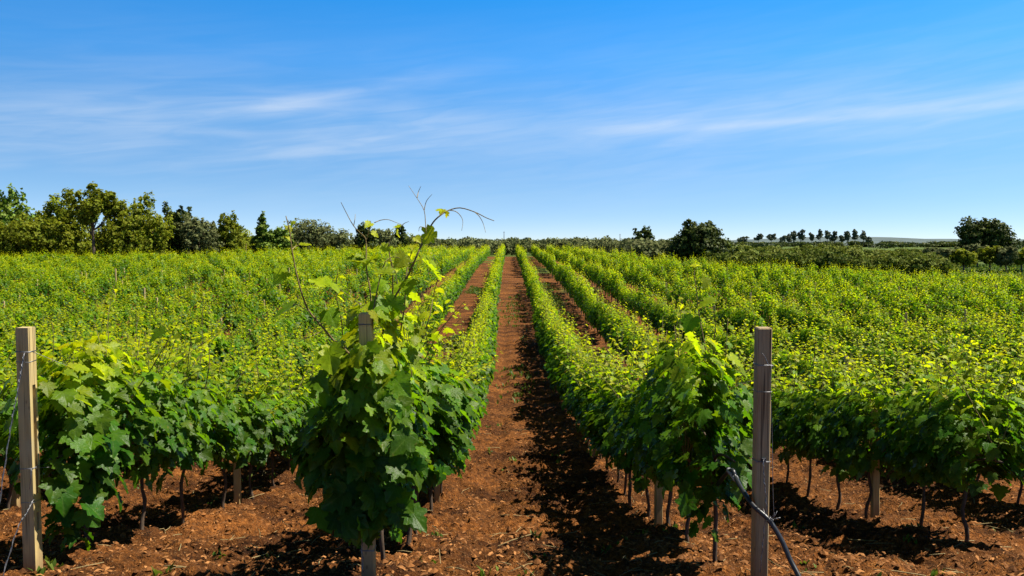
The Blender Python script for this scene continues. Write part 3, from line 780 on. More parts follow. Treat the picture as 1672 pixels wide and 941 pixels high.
def add_shoot(root, ctrl, r0, r1, leaves, rg, tendrils=(), mat=M_CANE, n=26, auto=None, ease=1.0):
    """a cane through world points, leaves [(world point, size, tint)], tendrils: lists of world points"""
    inv = root.matrix_basis.inverted()
    loc = lambda w: np.array(inv @ Vector(w))
    path = smooth_path([loc(c) for c in ctrl], n)
    sh = MB().add(*tube(path, np.linspace(r0, r1, n), 6)).build('shoot', mat, root)
    if leaves:
        S = leaf_at([(loc(p), s, t) for p, s, t in leaves], rg)
        if auto: S = cat_sets(S, shoot_leaves(rg, path, *auto))
    elif auto: S = shoot_leaves(rg, path, *auto)
    else: S = None
    if S is not None:
        link_mesh('shoot_leaves', leaf_mesh('shoot_leaves', S, T_HI, M_LEAF, 5, True), sh)
    for t in tendrils:
        tp = smooth_path([loc(c) for c in t], 14)
        MB().add(*tube(tp, np.linspace(0.0032, 0.0012, 14), 5)).build('tendril', M_TENDRIL, sh)
    return sh

# front vine of the sunlit row: tall, bushy, long shoots above
rg = np.random.default_rng(51)
x, y = float(row_x(-1, 5.75)), Y0[-1]
z = float(terrain(x, y))
root = empty('grapevine', (x, y, z))
tag(root, 'tall bushy end vine smothering its post, long bare shoots against the sky', 'grapevine', 'grapevines trained in rows along the trellis')
trunk_mesh(rg).build('trunk', M_VWOOD, root)
nf = 120   # leaves hanging over the front of the post
fz = 0.62 + 1.16 * rg.random(nf) ** 0.85
front = dict(pos=np.stack([rg.normal(0.03, 0.15, nf).clip(-0.26, 0.32), -0.72 - 0.16 * rg.random(nf), fz], 1),
             nrm=np.stack([rg.normal(0.1, 0.5, nf), -rg.uniform(0.5, 1.2, nf), rg.uniform(0.2, 0.9, nf)], 1),
             tip=np.stack([rg.normal(0, 0.6, nf), -rg.uniform(0, 0.4, nf), -rg.uniform(0.5, 1.1, nf)], 1),
             size=rg.uniform(0.11, 0.19, nf), tint=np.clip(0.05 + 0.7 * ((fz - 0.8) / 0.95).clip(0, 1) ** 1.6 + rg.normal(0, 0.12, nf), 0, 1), rand=rg.random(nf))
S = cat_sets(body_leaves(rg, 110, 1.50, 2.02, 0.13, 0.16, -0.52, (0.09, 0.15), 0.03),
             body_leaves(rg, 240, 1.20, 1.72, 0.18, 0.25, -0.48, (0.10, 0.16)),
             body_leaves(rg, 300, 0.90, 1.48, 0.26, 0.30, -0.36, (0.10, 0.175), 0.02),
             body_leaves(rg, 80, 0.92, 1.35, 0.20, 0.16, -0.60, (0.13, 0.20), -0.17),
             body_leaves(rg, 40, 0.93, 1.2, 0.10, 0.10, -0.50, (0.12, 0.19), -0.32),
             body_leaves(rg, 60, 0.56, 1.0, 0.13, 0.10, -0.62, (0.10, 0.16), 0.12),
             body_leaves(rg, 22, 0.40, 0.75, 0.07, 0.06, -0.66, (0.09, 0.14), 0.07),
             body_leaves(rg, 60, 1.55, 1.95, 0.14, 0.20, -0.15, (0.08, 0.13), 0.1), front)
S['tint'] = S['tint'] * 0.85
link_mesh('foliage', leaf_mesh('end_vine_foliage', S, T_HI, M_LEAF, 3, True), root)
q = lambda *pp, Y=5.2: [P(a, b, Y + 0.06 * math.sin(k * 1.7 + a)) for k, (a, b) in enumerate(pp)]
p1 = lambda a, b, Y=5.2: P(a, b, Y)
add_shoot(root, q((612, 640), (622, 560), (633, 506), (650, 476), (666, 450), (681, 417), (696, 384), (708, 363), (721, 351), (733, 344), (752, 340), (776, 347), (794, 356), (807, 361)), 0.008, 0.0022,
          [(p1(709, 386), 0.115, 0.85), (p1(690, 443), 0.17, 0.7), (p1(722, 346), 0.05, 1.0), (p1(728, 350), 0.045, 1.0), (p1(716, 346), 0.04, 1.0), (p1(668, 470), 0.12, 0.6), (p1(640, 500), 0.15, 0.5)], rg,
          [q((735, 344), (745, 346), (753, 354), (756, 363), (754, 377)), q((776, 347), (783, 354), (789, 365), (793, 380)),
           q((696, 381), (695, 362), (693, 344), (684, 328), (676, 316), (668, 304)), q((682, 323), (684, 314), (688, 305)), q((693, 344), (697, 329), (706, 318)),
           q((694, 372), (686, 371), (684, 378))], n=44)
add_shoot(root, q((590, 600), (562, 572), (544, 557), (529, 539), (504, 509), (493, 482), (484, 447), (477, 408), (474, 378), (468, 353), Y=5.1), 0.0085, 0.0028,
          [(p1(458, 452, 5.1), 0.11, 0.75), (p1(525, 474, 5.1), 0.145, 0.8), (p1(466, 505, 5.1), 0.15, 0.45), (p1(498, 405, 5.1), 0.07, 0.8), (p1(474, 372, 5.1), 0.05, 1.0), (p1(482, 366, 5.1), 0.045, 1.0), (p1(470, 388, 5.1), 0.05, 1.0), (p1(545, 470, 5.1), 0.10, 0.7), (p1(540, 520, 5.1), 0.13, 0.5)], rg,
          [q((529, 540), (510, 548), (492, 556), (478, 561), Y=5.1), q((477, 408), (484, 402), (494, 400), Y=5.1), q((504, 509), (488, 500), (478, 496), Y=5.1)], n=34)
add_shoot(root, q((606, 560), (606, 520), (604, 476), (598, 435), (598, 393), (589, 381), (578, 369), (568, 351), (558, 331), Y=5.25), 0.0062, 0.0018,
          [(p1(602, 369, 5.25), 0.06, 1.0), (p1(612, 384, 5.25), 0.055, 1.0), (p1(598, 436, 5.25), 0.15, 0.75), (p1(585, 430, 5.25), 0.12, 0.65), (p1(622, 470, 5.25), 0.12, 0.6)], rg,
          [q((578, 369), (580, 360), (581, 350), Y=5.25), q((598, 393), (602, 380), (603, 371), Y=5.25)])
add_shoot(root, q((636, 540), (640, 490), (641, 447), (636, 414), (636, 396), (645, 378), (655, 370), Y=5.3), 0.0058, 0.002,
          [(p1(652, 375, 5.3), 0.05, 1.0), (p1(643, 382, 5.3), 0.06, 1.0), (p1(655, 425, 5.3), 0.11, 0.75), (p1(630, 405, 5.3), 0.07, 0.9)], rg,
          [q((612, 364), (622, 360), (634, 359), (648, 364), (659, 368), Y=5.3), q((655, 370), (661, 365), (668, 362), Y=5.3)])
add_shoot(root, q((600, 590), (606, 530), (611, 497), (619, 459), (628, 430), (640, 420), (652, 421), Y=5.15), 0.006, 0.002,
          [(p1(606, 430, 5.15), 0.13, 0.7), (p1(632, 455, 5.15), 0.12, 0.65), (p1(618, 505, 5.15), 0.14, 0.5)], rg)
add_shoot(root, q((650, 560), (660, 500), (662, 460), (668, 425), (678, 400), (684, 392), Y=5.4), 0.0055, 0.002,
          [(p1(682, 392, 5.4), 0.055, 1.0), (p1(690, 425, 5.4), 0.09, 0.8)], rg,
          [q((668, 430), (690, 424), (705, 420), (712, 430), Y=5.4)], auto=(0.11, 0.04, 0.08, 0.1, 0.5, 1.0))
add_shoot(root, q((575, 620), (560, 560), (556, 520), (548, 480), (552, 440), Y=5.5), 0.0055, 0.002, [], rg, auto=(0.13, 0.04, 0.07, 0.1, 0.5, 1.0))
add_shoot(root, q((680, 580), (700, 520), (708, 480), (716, 450), Y=5.9), 0.0055, 0.002, [], rg, auto=(0.13, 0.04, 0.07, 0.1, 0.5, 1.0))

# front vine of the shaded row
rg = np.random.default_rng(52)
x, y = float(row_x(1, 5.95)), Y0[1]
z = float(terrain(x, y))
root = empty('grapevine', (x, y, z))
tag(root, 'end vine of the shaded row edging the path, beside the weathered post with hose', 'grapevine', 'grapevines trained in rows along the trellis')
trunk_mesh(rg).build('trunk', M_VWOOD, root)
S = cat_sets(body_leaves(rg, 400, 0.72, 1.65, 0.27, 0.33, 0.1, (0.10, 0.16), -0.17),
             body_leaves(rg, 90, 1.25, 1.78, 0.18, 0.30, 0.1, (0.09, 0.14), -0.15),
             body_leaves(rg, 50, 0.50, 0.9, 0.12, 0.13, -0.15, (0.09, 0.14), -0.04),
             body_leaves(rg, 18, 0.42, 0.75, 0.07, 0.08, -0.25, (0.08, 0.12), -0.16))
S['tint'] = S['tint'] * 0.85
link_mesh('foliage', leaf_mesh('shaded_end_foliage', S, T_HI, M_LEAF, 4, True), root)
add_shoot(root, q((1160, 600), (1148, 543), (1141, 506), (1138, 476), (1134, 451), (1135, 434), Y=6.3), 0.006, 0.002,
          [(p1(1147, 459, 6.3), 0.10, 0.7), (p1(1159, 502, 6.3), 0.15, 0.65), (p1(1131, 530, 6.3), 0.14, 0.4), (p1(1130, 437, 6.3), 0.05, 1.0), (p1(1140, 436, 6.3), 0.05, 1.0)], rg)
add_shoot(root, q((1190, 640), (1205, 632), (1218, 628), (1228, 632), Y=5.7), 0.004, 0.0015, [], rg, [q((1205, 632), (1212, 645), (1218, 660), Y=5.7)])
for bx, tx in ((1165, 1170), (1186, 1190), (1110, 1102), (1085, 1090)):
    add_shoot(root, q((bx, 640), (bx + 1, 590), ((bx + tx) / 2, 560), (tx, 520 + (tx % 7) * 4), Y=6.0 if bx > 1150 else 6.5), 0.0055, 0.002, [], rg, auto=(0.11, 0.04, 0.07, 0.1, 0.3, 0.7))

# front vine of the row behind the slotted post
rg = np.random.default_rng(53)
x, y = float(row_x(-2, 6.37)), Y0[-2]
z = float(terrain(x, y))
root = empty('grapevine', (x, y, z))
tag(root, 'large leaved end vine trailing to the soil beside the pale slotted post', 'grapevine', 'grapevines trained in rows along the trellis')
trunk_mesh(rg).build('trunk', M_VWOOD, root)
S = cat_sets(body_leaves(rg, 360, 0.76, 1.65, 0.32, 0.36, 0.0, (0.12, 0.185)),
             body_leaves(rg, 90, 1.2, 1.8, 0.22, 0.28, 0.0, (0.10, 0.15)),
             body_leaves(rg, 50, 0.55, 1.0, 0.14, 0.14, -0.25, (0.13, 0.20), 0.12),
             body_leaves(rg, 26, 0.05, 0.6, 0.08, 0.07, -0.32, (0.11, 0.17), -0.02))
link_mesh('foliage', leaf_mesh('slotted_end_foliage', S, T_HI, M_LEAF, 6, True), root)
add_shoot(root, q((200, 690), (206, 659), (224, 630), (242, 605), (260, 575), (277, 547), Y=6.7), 0.0075, 0.003,
          [(p1(262, 552, 6.7), 0.15, 0.3), (p1(285, 556, 6.7), 0.09, 0.6), (p1(234, 620, 6.7), 0.12, 0.4)], rg)
add_shoot(root, q((158, 700), (161, 668), (166, 625), (168, 587), (172, 565), (174, 547), Y=6.6), 0.0075, 0.003,
          [(p1(186, 590, 6.6), 0.15, 0.85), (p1(168, 590, 6.6), 0.07, 0.5), (p1(146, 620, 6.6), 0.14, 0.75)], rg, [q((168, 587), (160, 560), (152, 530), Y=6.6)])
add_shoot(root, q((84, 690), (82, 640), (80, 600), (84, 560), (82, 525), Y=6.3), 0.006, 0.0022, [], rg, auto=(0.12, 0.04, 0.075, 0.1, 0.4, 1.0))

# tall canes standing above the canopy on a few vines of the next row
rg = np.random.default_rng(54)
def nearest_vine(w):
    return min((o for o in COL.objects if o.name.startswith('grapevine') and o.parent is None), key=lambda o: math.hypot(o.location.x - w[0], o.location.y - w[1]))
for pts, Y in ((((1606, 700), (1610, 664), (1616, 610), (1623, 547)), 6.8), (((1446, 650), (1447, 617), (1448, 590), (1446, 560)), 8.8),
               (((1546, 670), (1550, 640), (1556, 605), (1566, 565)), 7.3), (((1545, 660), (1541, 620), (1538, 590)), 7.4),
               (((330, 640), (338, 600), (340, 570), (352, 545)), 8.4), (((420, 620), (415, 585), (420, 550)), 9.6),
               (((1300, 640), (1303, 600), (1300, 575)), 10.5), (((1015, 560), (1018, 535), (1012, 515)), 10.2)):
    w = [P(a, b, Y) for a, b in pts]
    add_shoot(nearest_vine(w[0]), w, 0.0065, 0.002, [], rg, auto=(0.13, 0.04, 0.085, 0.15, 0.35, 0.85))

# ----------------------------------------------------------------- posts
def square_post(w, z0, z1, rg=None):
    """square post with eased edges"""
    mb = MB()
    h = w / 2; e = 0.006
    ring = np.array([(-h + e, -h), (h - e, -h), (h, -h + e), (h, h - e), (h - e, h), (-h + e, h), (-h, h - e), (-h, -h + e)])
    zs = [z0, z1 - 0.008, z1]
    v = []
    for k, zz in enumerate(zs):
        s = 1.0 if k < 2 else (h - 0.006) / h
        v += [(p[0] * s, p[1] * s, zz) for p in ring]
    f = []
    for k in range(2):
        for i in range(8):
            j = (i + 1) % 8
            f.append((k * 8 + i, k * 8 + j, (k + 1) * 8 + j, (k + 1) * 8 + i))
    mb.add(np.array(v), [np.array(f), np.array([[16 + i for i in range(8)], [7 - i for i in range(8)]])])
    return mb

def tie(w, z, r=0.0022, turns=2, rg=random):
    """wire wrapped round a square post"""
    h = w / 2 + r * 0.8
    pts = []
    for t in range(turns):
        for a, b in ((-h, -h), (h, -h), (h, h), (-h, h)):
            pts.append((a, b, z + 0.004 * len(pts) / 4 + rg.uniform(-0.003, 0.003)))
    pts.append((-h, -h, pts[-1][2] + 0.003))
    return tube(np.array(pts), r, 5)

GROUP_POST = 'wooden posts carrying the vine trellis'
# weathered end post with the hose
Yp = 5.0; xp = float((1248 - 836) * Yp / F); zt = CAMZ - (535 - 400) * Yp / F; zg = float(terrain(xp, Yp))
post_r = empty('trellis_post', (xp, Yp, zg)); H_r = zt - zg
tag(post_r, 'weathered brown end post with loose tie wires and a black hose in front', 'post', GROUP_POST)
square_post(0.088, -0.4, H_r).build('shaft', M_POST_DARK, post_r, smooth=False)
zz = lambda py, Y=Yp, g=zg: CAMZ - (py - 400) * Y / F - g
for py in (597, 756, 640):
    MB().add(*tie(0.088, zz(py), 0.0024, 2 if py != 640 else 1)).build('wire_tie', M_WIRE, post_r)
# loose wire ends hanging beside the post
def wire_obj(name, pts, r, parent=None, n=20, twist=0.0):
    p = smooth_path(pts, n)
    mb = MB().add(*tube(p, r, 5))
    if twist:
        s = np.linspace(0, 1, n * 4); p2 = smooth_path(pts, n * 4)
        off = np.stack([np.cos(s * twist), np.sin(s * twist), np.zeros_like(s)], 1) * r * 2.0
        mb.add(*tube(p2 + off, r * 0.8, 4))
    return mb.build(name, M_WIRE, parent)
L0 = np.array([xp, Yp, zg])
pw = lambda a, b, Y: P(a, b, Y) - L0
wire_obj('hanging_wire', [pw(1262, 597, 4.93), pw(1262, 640, 4.92), pw(1266, 720, 4.92), pw(1268, 790, 4.9), pw(1271, 852, 4.9)], 0.0019, post_r)
wire_obj('hanging_wire', [pw(1252, 755, 4.93), pw(1254, 790, 4.92), pw(1258, 830, 4.91), pw(1254, 890, 4.91), pw(1250, 945, 4.9)], 0.0024, post_r, twist=60)
wire_obj('hanging_wire', [pw(1247, 578, 4.94), pw(1252, 585, 4.935), pw(1258, 597, 4.93), pw(1266, 599, 4.94)], 0.0022, post_r)
MB().add(*box(-0.012, 0.012, -0.062, -0.044, zz(752) - 0.012, zz(752) + 0.012)).build('staple', M_MAST, post_r, smooth=False)

# slotted pale end post
Ys = 5.62; xs_ = (38 - 836) * Ys / F; zt = CAMZ - (535 - 400) * Ys / F; zg_s = float(terrain(xs_, Ys)) - 0.12
post_s = empty('trellis_post', (xs_, Ys, zg_s))
tag(post_s, 'pale square end post with dark slots cut in its sunny side', 'post', GROUP_POST)
zs_ = lambda py: CAMZ - (py - 400) * Ys / F - zg_s
mb = MB(); w = 0.088; h = w / 2; d = 0.022
H = zt - zg_s
a0, a1 = zs_(813), zs_(630); b0, b1 = zs_(874), zs_(843)
mb.add(*box(-h, h - d, -h, h, -0.4, H))
def rim(y0, y1, z0, z1): mb.add(*box(h - d, h, y0, y1, z0, z1))
s0, s1 = -0.012, 0.024
for (u0, u1) in ((-0.4, b0), (b1, a0), (a1, H)): rim(-h, h, u0, u1)
for (u0, u1) in ((b0, b1), (a0, a1)): rim(-h, s0, u0, u1); rim(s1, h, u0, u1)
mb.build('shaft', M_POST, post_s, smooth=False)
for py in (575, 591, 768, 824):
    MB().add(*tie(0.088, zs_(py), 0.0023, 2 if py in (575, 768) else 1)).build('wire_tie', M_WIRE, post_s)
Ls = np.array([xs_, Ys, zg_s])
wire_obj('hanging_wire', [P(40, 770, 5.56) - Ls, P(38, 790, 5.55) - Ls, P(36, 805, 5.55) - Ls, P(39, 785, 5.54) - Ls, P(41, 772, 5.55) - Ls], 0.002, post_s)
# guy wires from that post to the ground
anchor = np.array([-3.50, 5.12, float(terrain(-3.5, 5.12)) - 0.25])
o = wire_obj('guy_wire', [P(35, 577, 5.56), P(22, 640, 5.48), P(2, 735, 5.38), anchor], 0.0028, None, 24, 90)
tag(o, 'twisted guy wire slanting from the top of the slotted post', 'wire', 'trellis wires')
o = wire_obj('guy_wire', [P(42, 822, 5.56), P(30, 845, 5.48), P(10, 882, 5.40), anchor + (0.03, 0.02, 0)], 0.0028, None, 24, 60)
tag(o, 'short guy wire low on the slotted post running down to the soil', 'wire', 'trellis wires')

# overgrown end post of the sunlit row
Yl = 5.12; xl = (597 - 836) * Yl / F; zt = CAMZ - (511 - 400) * Yl / F; zg_l = float(terrain(xl, Yl))
post_l = empty('trellis_post', (xl, Yl, zg_l))
tag(post_l, 'overgrown end post, only its pale top and foot showing from the bushy vine', 'post', GROUP_POST)
square_post(0.084, -0.4, zt - zg_l).build('shaft', M_POST, post_l, smooth=False)
zl_ = lambda py: CAMZ - (py - 400) * Yl / F - zg_l
Ll = np.array([xl, Yl, zg_l])
for py in (530, 905): MB().add(*tie(0.084, zl_(py), 0.0023)).build('wire_tie', M_WIRE, post_l)
wire_obj('hanging_wire', [P(587, 780, 5.04) - Ll, P(588, 830, 5.04) - Ll, P(586, 880, 5.04) - Ll, P(588, 945, 5.03) - Ll], 0.003, post_l, 16, 50)

# posts along the rows
PM = [square_post(0.075, -0.4, 1.50).mesh('row_post_shaft', M_POST), square_post(0.07, -0.4, 1.95).mesh('row_post_shaft_tall', M_POST)]
for me in PM:
    for p in me.polygons: p.use_smooth = False
first_y = {-2: 9.86, 1: 8.26, 2: 8.75, -1: 10.2}
pc = {}
post_list = []
for i in row_ids:
    x0 = float(row_x(i, 5)); y = first_y.get(i, 9.0 + random.uniform(-2, 2)); ye = float(y_edge(x0))
    while y < min(62, ye - 1):
        x = float(row_x(i, y)) + random.gauss(0, 0.03)
        if abs(x) < 0.643 * y: post_list.append((math.hypot(x, y), i, x, y, 0))
        y += 5.5 + random.uniform(-0.25, 0.25)
    if i < -9 and abs(x0) < 0.66 * ye: post_list.append((math.hypot(x0, ye), i, float(row_x(i, ye)) + random.gauss(0, 0.15), ye + random.uniform(0, 1.5), 1))
near_posts = sorted([p for p in post_list if p[4] == 0])[:240]
ends = [p for p in post_list if p[4] == 1]
for d, i, x, y, end in near_posts + ends:
    z = float(terrain(x, y))
    o = link_mesh('trellis_post', PM[end])
    o.location = (x, y, z + random.uniform(-0.08, 0.12))
    o.rotation_euler = (random.gauss(0, 0.015 + 0.03 * end), random.gauss(0, 0.015 + 0.03 * end), random.uniform(-0.2, 0.2))
    if end:
        o.scale = (1, 1, random.uniform(1.12, 1.32))
        lab = f'pale stake at the tree end of the {row_phrase(i)}'
    else:
        n = pc[i] = pc.get(i, 0) + 1
        o.scale = (1, 1, random.uniform(0.93, 1.04) if random.random() < 0.86 else random.uniform(1.12, 1.22))
        lab = f'slim wooden post, {ordinal(n)} in view along the {row_phrase(i)}'
    tag(o, lab, 'post', GROUP_POST)

# wires along the nearest rows
for i, ya, zfix in ((-2, 5.62, post_s), (-1, 5.12, post_l), (1, 5.0, post_r)):
    for hgt, nm in ((1.42, 'upper'), (0.80, 'lower')):
        yy = np.concatenate([[ya], np.arange(ya + 1.5, 34, 1.5)])
        xx = row_x(i, yy); xx[0] = zfix.location[0]
        pts = np.stack([xx + 0.045, yy, terrain(xx, yy) + hgt], 1)
        if i == -2 and nm == 'upper': pts[0][2] = zs_(575) + zg_s
        o = MB().add(*tube(pts, 0.0018, 4)).build('trellis_wire', M_WIRE)
        tag(o, f'thin {nm} trellis wire strung along the {row_phrase(i)}', 'wire', 'trellis wires')

# ----------------------------------------------------------------- drip hose
hose = empty('drip_hose', tuple(P(1262, 856, 4.86)))
tag(hose, 'black drip irrigation hose hanging in front of the weathered end post', 'hose')
lo = np.array(hose.location)
hp = [np.array([float(row_x(1, yy)) - 0.03, yy, float(terrain(row_x(1, yy), yy)) + 0.60 + 0.03 * math.sin(yy * 3)]) for yy in (14.0, 12.5, 11.0, 9.5, 8.2, 7.0, 6.1)] + [P(1196, 774, 5.35), P(1206, 785, 5.22), P(1218, 806, 5.08), P(1236, 832, 4.94), P(1262, 856, 4.86), P(1284, 890, 4.80), P(1300, 925, 4.74), P(1318, 960, 4.66), P(1350, 1040, 4.5)]
hp = smooth_path([p - lo for p in hp], 90)
MB().add(*tube(hp, 0.0155, 12)).build('pipe', M_HOSE, hose)
fp = smooth_path([P(1194, 771, 5.37) - lo, P(1201, 779, 5.28) - lo, P(1208, 789, 5.20) - lo], 8)
MB().add(*tube(fp, [0.014, 0.02, 0.02, 0.019, 0.02, 0.02, 0.0205, 0.018], 12)).build('fitting', M_FITTING, hose)
kn = MB()
rgk = np.random.default_rng(5)
c = P(1264, 856, 4.85) - lo
for k in range(3):
    a = np.linspace(0, 2 * math.pi, 13)
    ax = np.array([0.75, 0.1, -0.65]); u = np.array([0.65, 0, 0.75]); u -= ax * np.dot(u, ax) / np.dot(ax, ax); u /= np.linalg.norm(u); w_ = np.cross(ax / np.linalg.norm(ax), u)
    kn.add(*tube(c + ax * 0.012 * (k - 1) + 0.0175 * (np.cos(a)[:, None] * u + np.sin(a)[:, None] * w_), 0.002, 5))
for k in range(7):
    dr = np.array([rgk.uniform(-0.4, 1), rgk.uniform(-0.8, 0.1), rgk.uniform(0.1, 0.9)]); dr /= np.linalg.norm(dr)
    s0 = c + dr * 0.014
    kn.add(*tube(np.array([s0, s0 + dr * 0.025 + rgk.normal(0, 0.004, 3), s0 + dr * rgk.uniform(0.04, 0.07) + rgk.normal(0, 0.01, 3)]), 0.0018, 4))
kn.build('tie_knot', M_WIRE, hose)

# ----------------------------------------------------------------- trees
def lobed_crown(rg, lobes, n, leaf, fill=0.55, up=0.3, spiky=0.0):
    """lobes: (x, y, z, rx, rz); leaf clusters as small bent faces spread in the outer part of each lobe"""
    vol = np.array([l[3] ** 2 * l[4] for l in lobes]) ** 0.8
    cnt = np.maximum(8, (2.2 * n * vol / vol.sum()).astype(int))
    P_, N_, TI = [], [], []
    for (lx, ly, lz, rx, rz), c in zip(lobes, cnt):
        d = rg.normal(0, 1, (c, 3)); d /= np.linalg.norm(d, axis=1)[:, None]
        # clumps: pull directions toward a few twig ends
        tw = rg.normal(0, 1, (max(5, c // 22), 3)); tw /= np.linalg.norm(tw, axis=1)[:, None]
        near_i = (d @ tw.T).argmax(1)
        d = d * 0.45 + tw[near_i] * 0.55; d /= np.linalg.norm(d, axis=1)[:, None]
        r = (1 - fill * rg.random(c) ** 1.6) * (0.80 + 0.42 * ((near_i * 0.6180339) % 1.0))
        r = r + spiky * rg.random(c) ** 4 * 0.5
        p = np.stack([d[:, 0] * rx * r + lx, d[:, 1] * rx * r + ly, d[:, 2] * rz * r + lz], 1)
        P_.append(p); N_.append(d + np.array([0, 0, up]) + rg.normal(0, 0.55, (c, 3)))
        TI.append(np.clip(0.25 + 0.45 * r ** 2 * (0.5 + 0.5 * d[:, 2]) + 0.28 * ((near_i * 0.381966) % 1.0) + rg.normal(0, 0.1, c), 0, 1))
    pos = np.concatenate(P_); nrm = np.concatenate(N_); k = len(pos)
    tip = rg.normal(0, 1, (k, 3)); tip[:, 2] -= 0.4
    return dict(pos=pos, nrm=nrm, tip=tip, size=leaf * rg.uniform(0.6, 1.4, k), tint=np.concatenate(TI), rand=rg.random(k))

def tree_meshes(seed, kind, H, W, n, leaf, mat):
    rg = np.random.default_rng(seed)
    lobes = []
    R = W / 2
    if kind in ('oak', 'dark'):
        zb = H * (0.16 if kind == 'oak' else 0.10)
        for k in range(18):
            a = k * 2.4 + rg.uniform(-.5, .5); rr = R * 0.66 * math.sqrt(rg.random()); zq = (k + rg.random()) / 18
            tp_ = 0.45 if kind == 'oak' else 0.18
            rx = R * rg.uniform(0.34, 0.52) * (1.08 - tp_ * zq); zz_ = zb + (H - zb) * (0.14 + 0.70 * zq)
            lobes.append((math.cos(a) * rr * (1.1 - (tp_ + .05) * zq), math.sin(a) * rr * (1.1 - (tp_ + .05) * zq), zz_, rx, rx * rg.uniform(0.6, 0.9)))
        for k in range(5):   # sprays poking out of the top
            a = rg.uniform(0, 6.28); rr = R * rg.uniform(0.1, 0.6)
            lobes.append((math.cos(a) * rr, math.sin(a) * rr, H * rg.uniform(0.86, 0.97), R * 0.15, R * 0.26))
    elif kind in ('olive', 'orchard'):
        zb = H * (0.20 if kind == 'olive' else 0.36)
        for k in range(13):
            a = k * 2.4; rr = R * rg.uniform(0.2, 0.62)
            lobes.append((math.cos(a) * rr, math.sin(a) * rr, zb + (H - zb) * rg.uniform(0.2, 0.72), R * rg.uniform(0.38, 0.56), (H - zb) * rg.uniform(0.24, 0.36)))
    elif kind == 'cone':
        for k in range(12):
            q_ = k / 11; a = k * 2.4; rr = R * 0.5 * (1 - q_)
            lobes.append((math.cos(a) * rr, math.sin(a) * rr, H * (0.2 + 0.74 * q_), R * (0.55 - 0.42 * q_), H * 0.1))
    elif kind == 'pine':
        for k in range(7):
            a = rg.uniform(0, 6.28); rr = R * rg.uniform(0.0, 0.55); q_ = (0.42 + 0.02 * (seed % 7)) + (0.52 - 0.02 * (seed % 7)) * (k + rg.random()) / 7
            lobes.append((math.cos(a) * rr, math.sin(a) * rr, H * q_, R * rg.uniform(0.45, 0.7) * (1.3 - 0.6 * q_), H * rg.uniform(0.09, 0.15)))
    elif kind == 'tallopen':
        for k in range(9):
            a = k * 2.4; rr = R * rg.uniform(0.25, 0.75); q_ = rg.uniform(0.55, 0.9)
            lobes.append((math.cos(a) * rr, math.sin(a) * rr, H * q_, R * rg.uniform(0.34, 0.50), R * rg.uniform(0.30, 0.42)))
        lobes.append((0, 0, H * 0.94, R * 0.3, R * 0.4))
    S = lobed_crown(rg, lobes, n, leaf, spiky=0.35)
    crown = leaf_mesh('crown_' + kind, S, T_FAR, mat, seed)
    mb = MB()
    lean = rg.normal(0, 0.03, 2) * H
    tr = max(0.06, H * (0.04 if kind in ('olive', 'orchard') else 0.022))
    top = H * (0.8 if kind in ('pine', 'cone', 'tallopen') else 0.5)
    tp = smooth_path([(0, 0, -0.4), (lean[0] * 0.2, lean[1] * 0.2, top * 0.35), (lean[0] * 0.6, lean[1] * 0.4, top * 0.7), (lean[0], lean[1], top)], 12)
    mb.add(*tube(tp, np.linspace(tr, tr * 0.4, 12), 8))
    for (lx, ly, lz, rx, rz) in lobes[:9]:
        s = tp[int(np.clip(11 * (lz * 0.6) / top, 3, 11))]
        e = np.array([lx, ly, lz])
        mb.add(*tube(smooth_path([s, s * 0.45 + e * 0.55 + (0, 0, -0.05 * H), e], 7), np.linspace(tr * 0.45, tr * 0.12, 7), 5))
    return crown, mb.mesh('trunk_' + kind, M_TREEBARK)

_cache = {}
def tree(name, label, cat, px, Y, top_py, width_px, kind, mat, seed, n=2600, leaf=0.26, group=None, squash=1.0, base_z=None):
    x = (px - 836) * Y / F
    zg_ = float(terrain(x, Y)) if base_z is None else base_z
    H = CAMZ - (top_py - 400) * Y / F - zg_
    W = width_px * Y / F
    crown, trunk = tree_meshes(seed, kind, H / 1.02, W * (1.05 if kind == 'dark' else 1.0), n, leaf, mat)
    root = empty(name, (x, Y, zg_), random.uniform(0, 0.6))
    link_mesh('trunk', trunk, root); link_mesh('crown', crown, root)
    return tag(root, label, cat, group)

GT = 'trees along the far side of the vineyard'
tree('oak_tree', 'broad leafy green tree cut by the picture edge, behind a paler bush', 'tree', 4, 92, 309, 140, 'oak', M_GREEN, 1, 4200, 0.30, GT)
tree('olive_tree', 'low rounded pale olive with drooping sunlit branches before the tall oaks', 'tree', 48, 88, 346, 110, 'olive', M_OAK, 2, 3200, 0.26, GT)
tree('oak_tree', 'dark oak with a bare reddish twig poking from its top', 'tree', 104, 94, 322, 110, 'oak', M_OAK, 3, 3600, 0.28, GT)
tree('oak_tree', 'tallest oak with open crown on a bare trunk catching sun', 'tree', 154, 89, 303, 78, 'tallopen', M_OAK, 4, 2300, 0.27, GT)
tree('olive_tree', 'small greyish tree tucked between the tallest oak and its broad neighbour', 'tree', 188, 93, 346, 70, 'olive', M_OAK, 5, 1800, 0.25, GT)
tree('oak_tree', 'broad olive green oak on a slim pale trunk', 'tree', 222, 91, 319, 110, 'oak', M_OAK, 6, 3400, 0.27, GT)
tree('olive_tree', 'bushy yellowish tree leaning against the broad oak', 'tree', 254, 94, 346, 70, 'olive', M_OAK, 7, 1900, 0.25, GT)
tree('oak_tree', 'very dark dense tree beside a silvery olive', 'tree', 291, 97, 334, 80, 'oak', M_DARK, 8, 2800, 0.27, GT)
tree('olive_tree', 'silvery pale olive tree beside the very dark tree', 'tree', 324, 95, 351, 72, 'olive', M_OLIVE, 9, 2400, 0.24, GT)
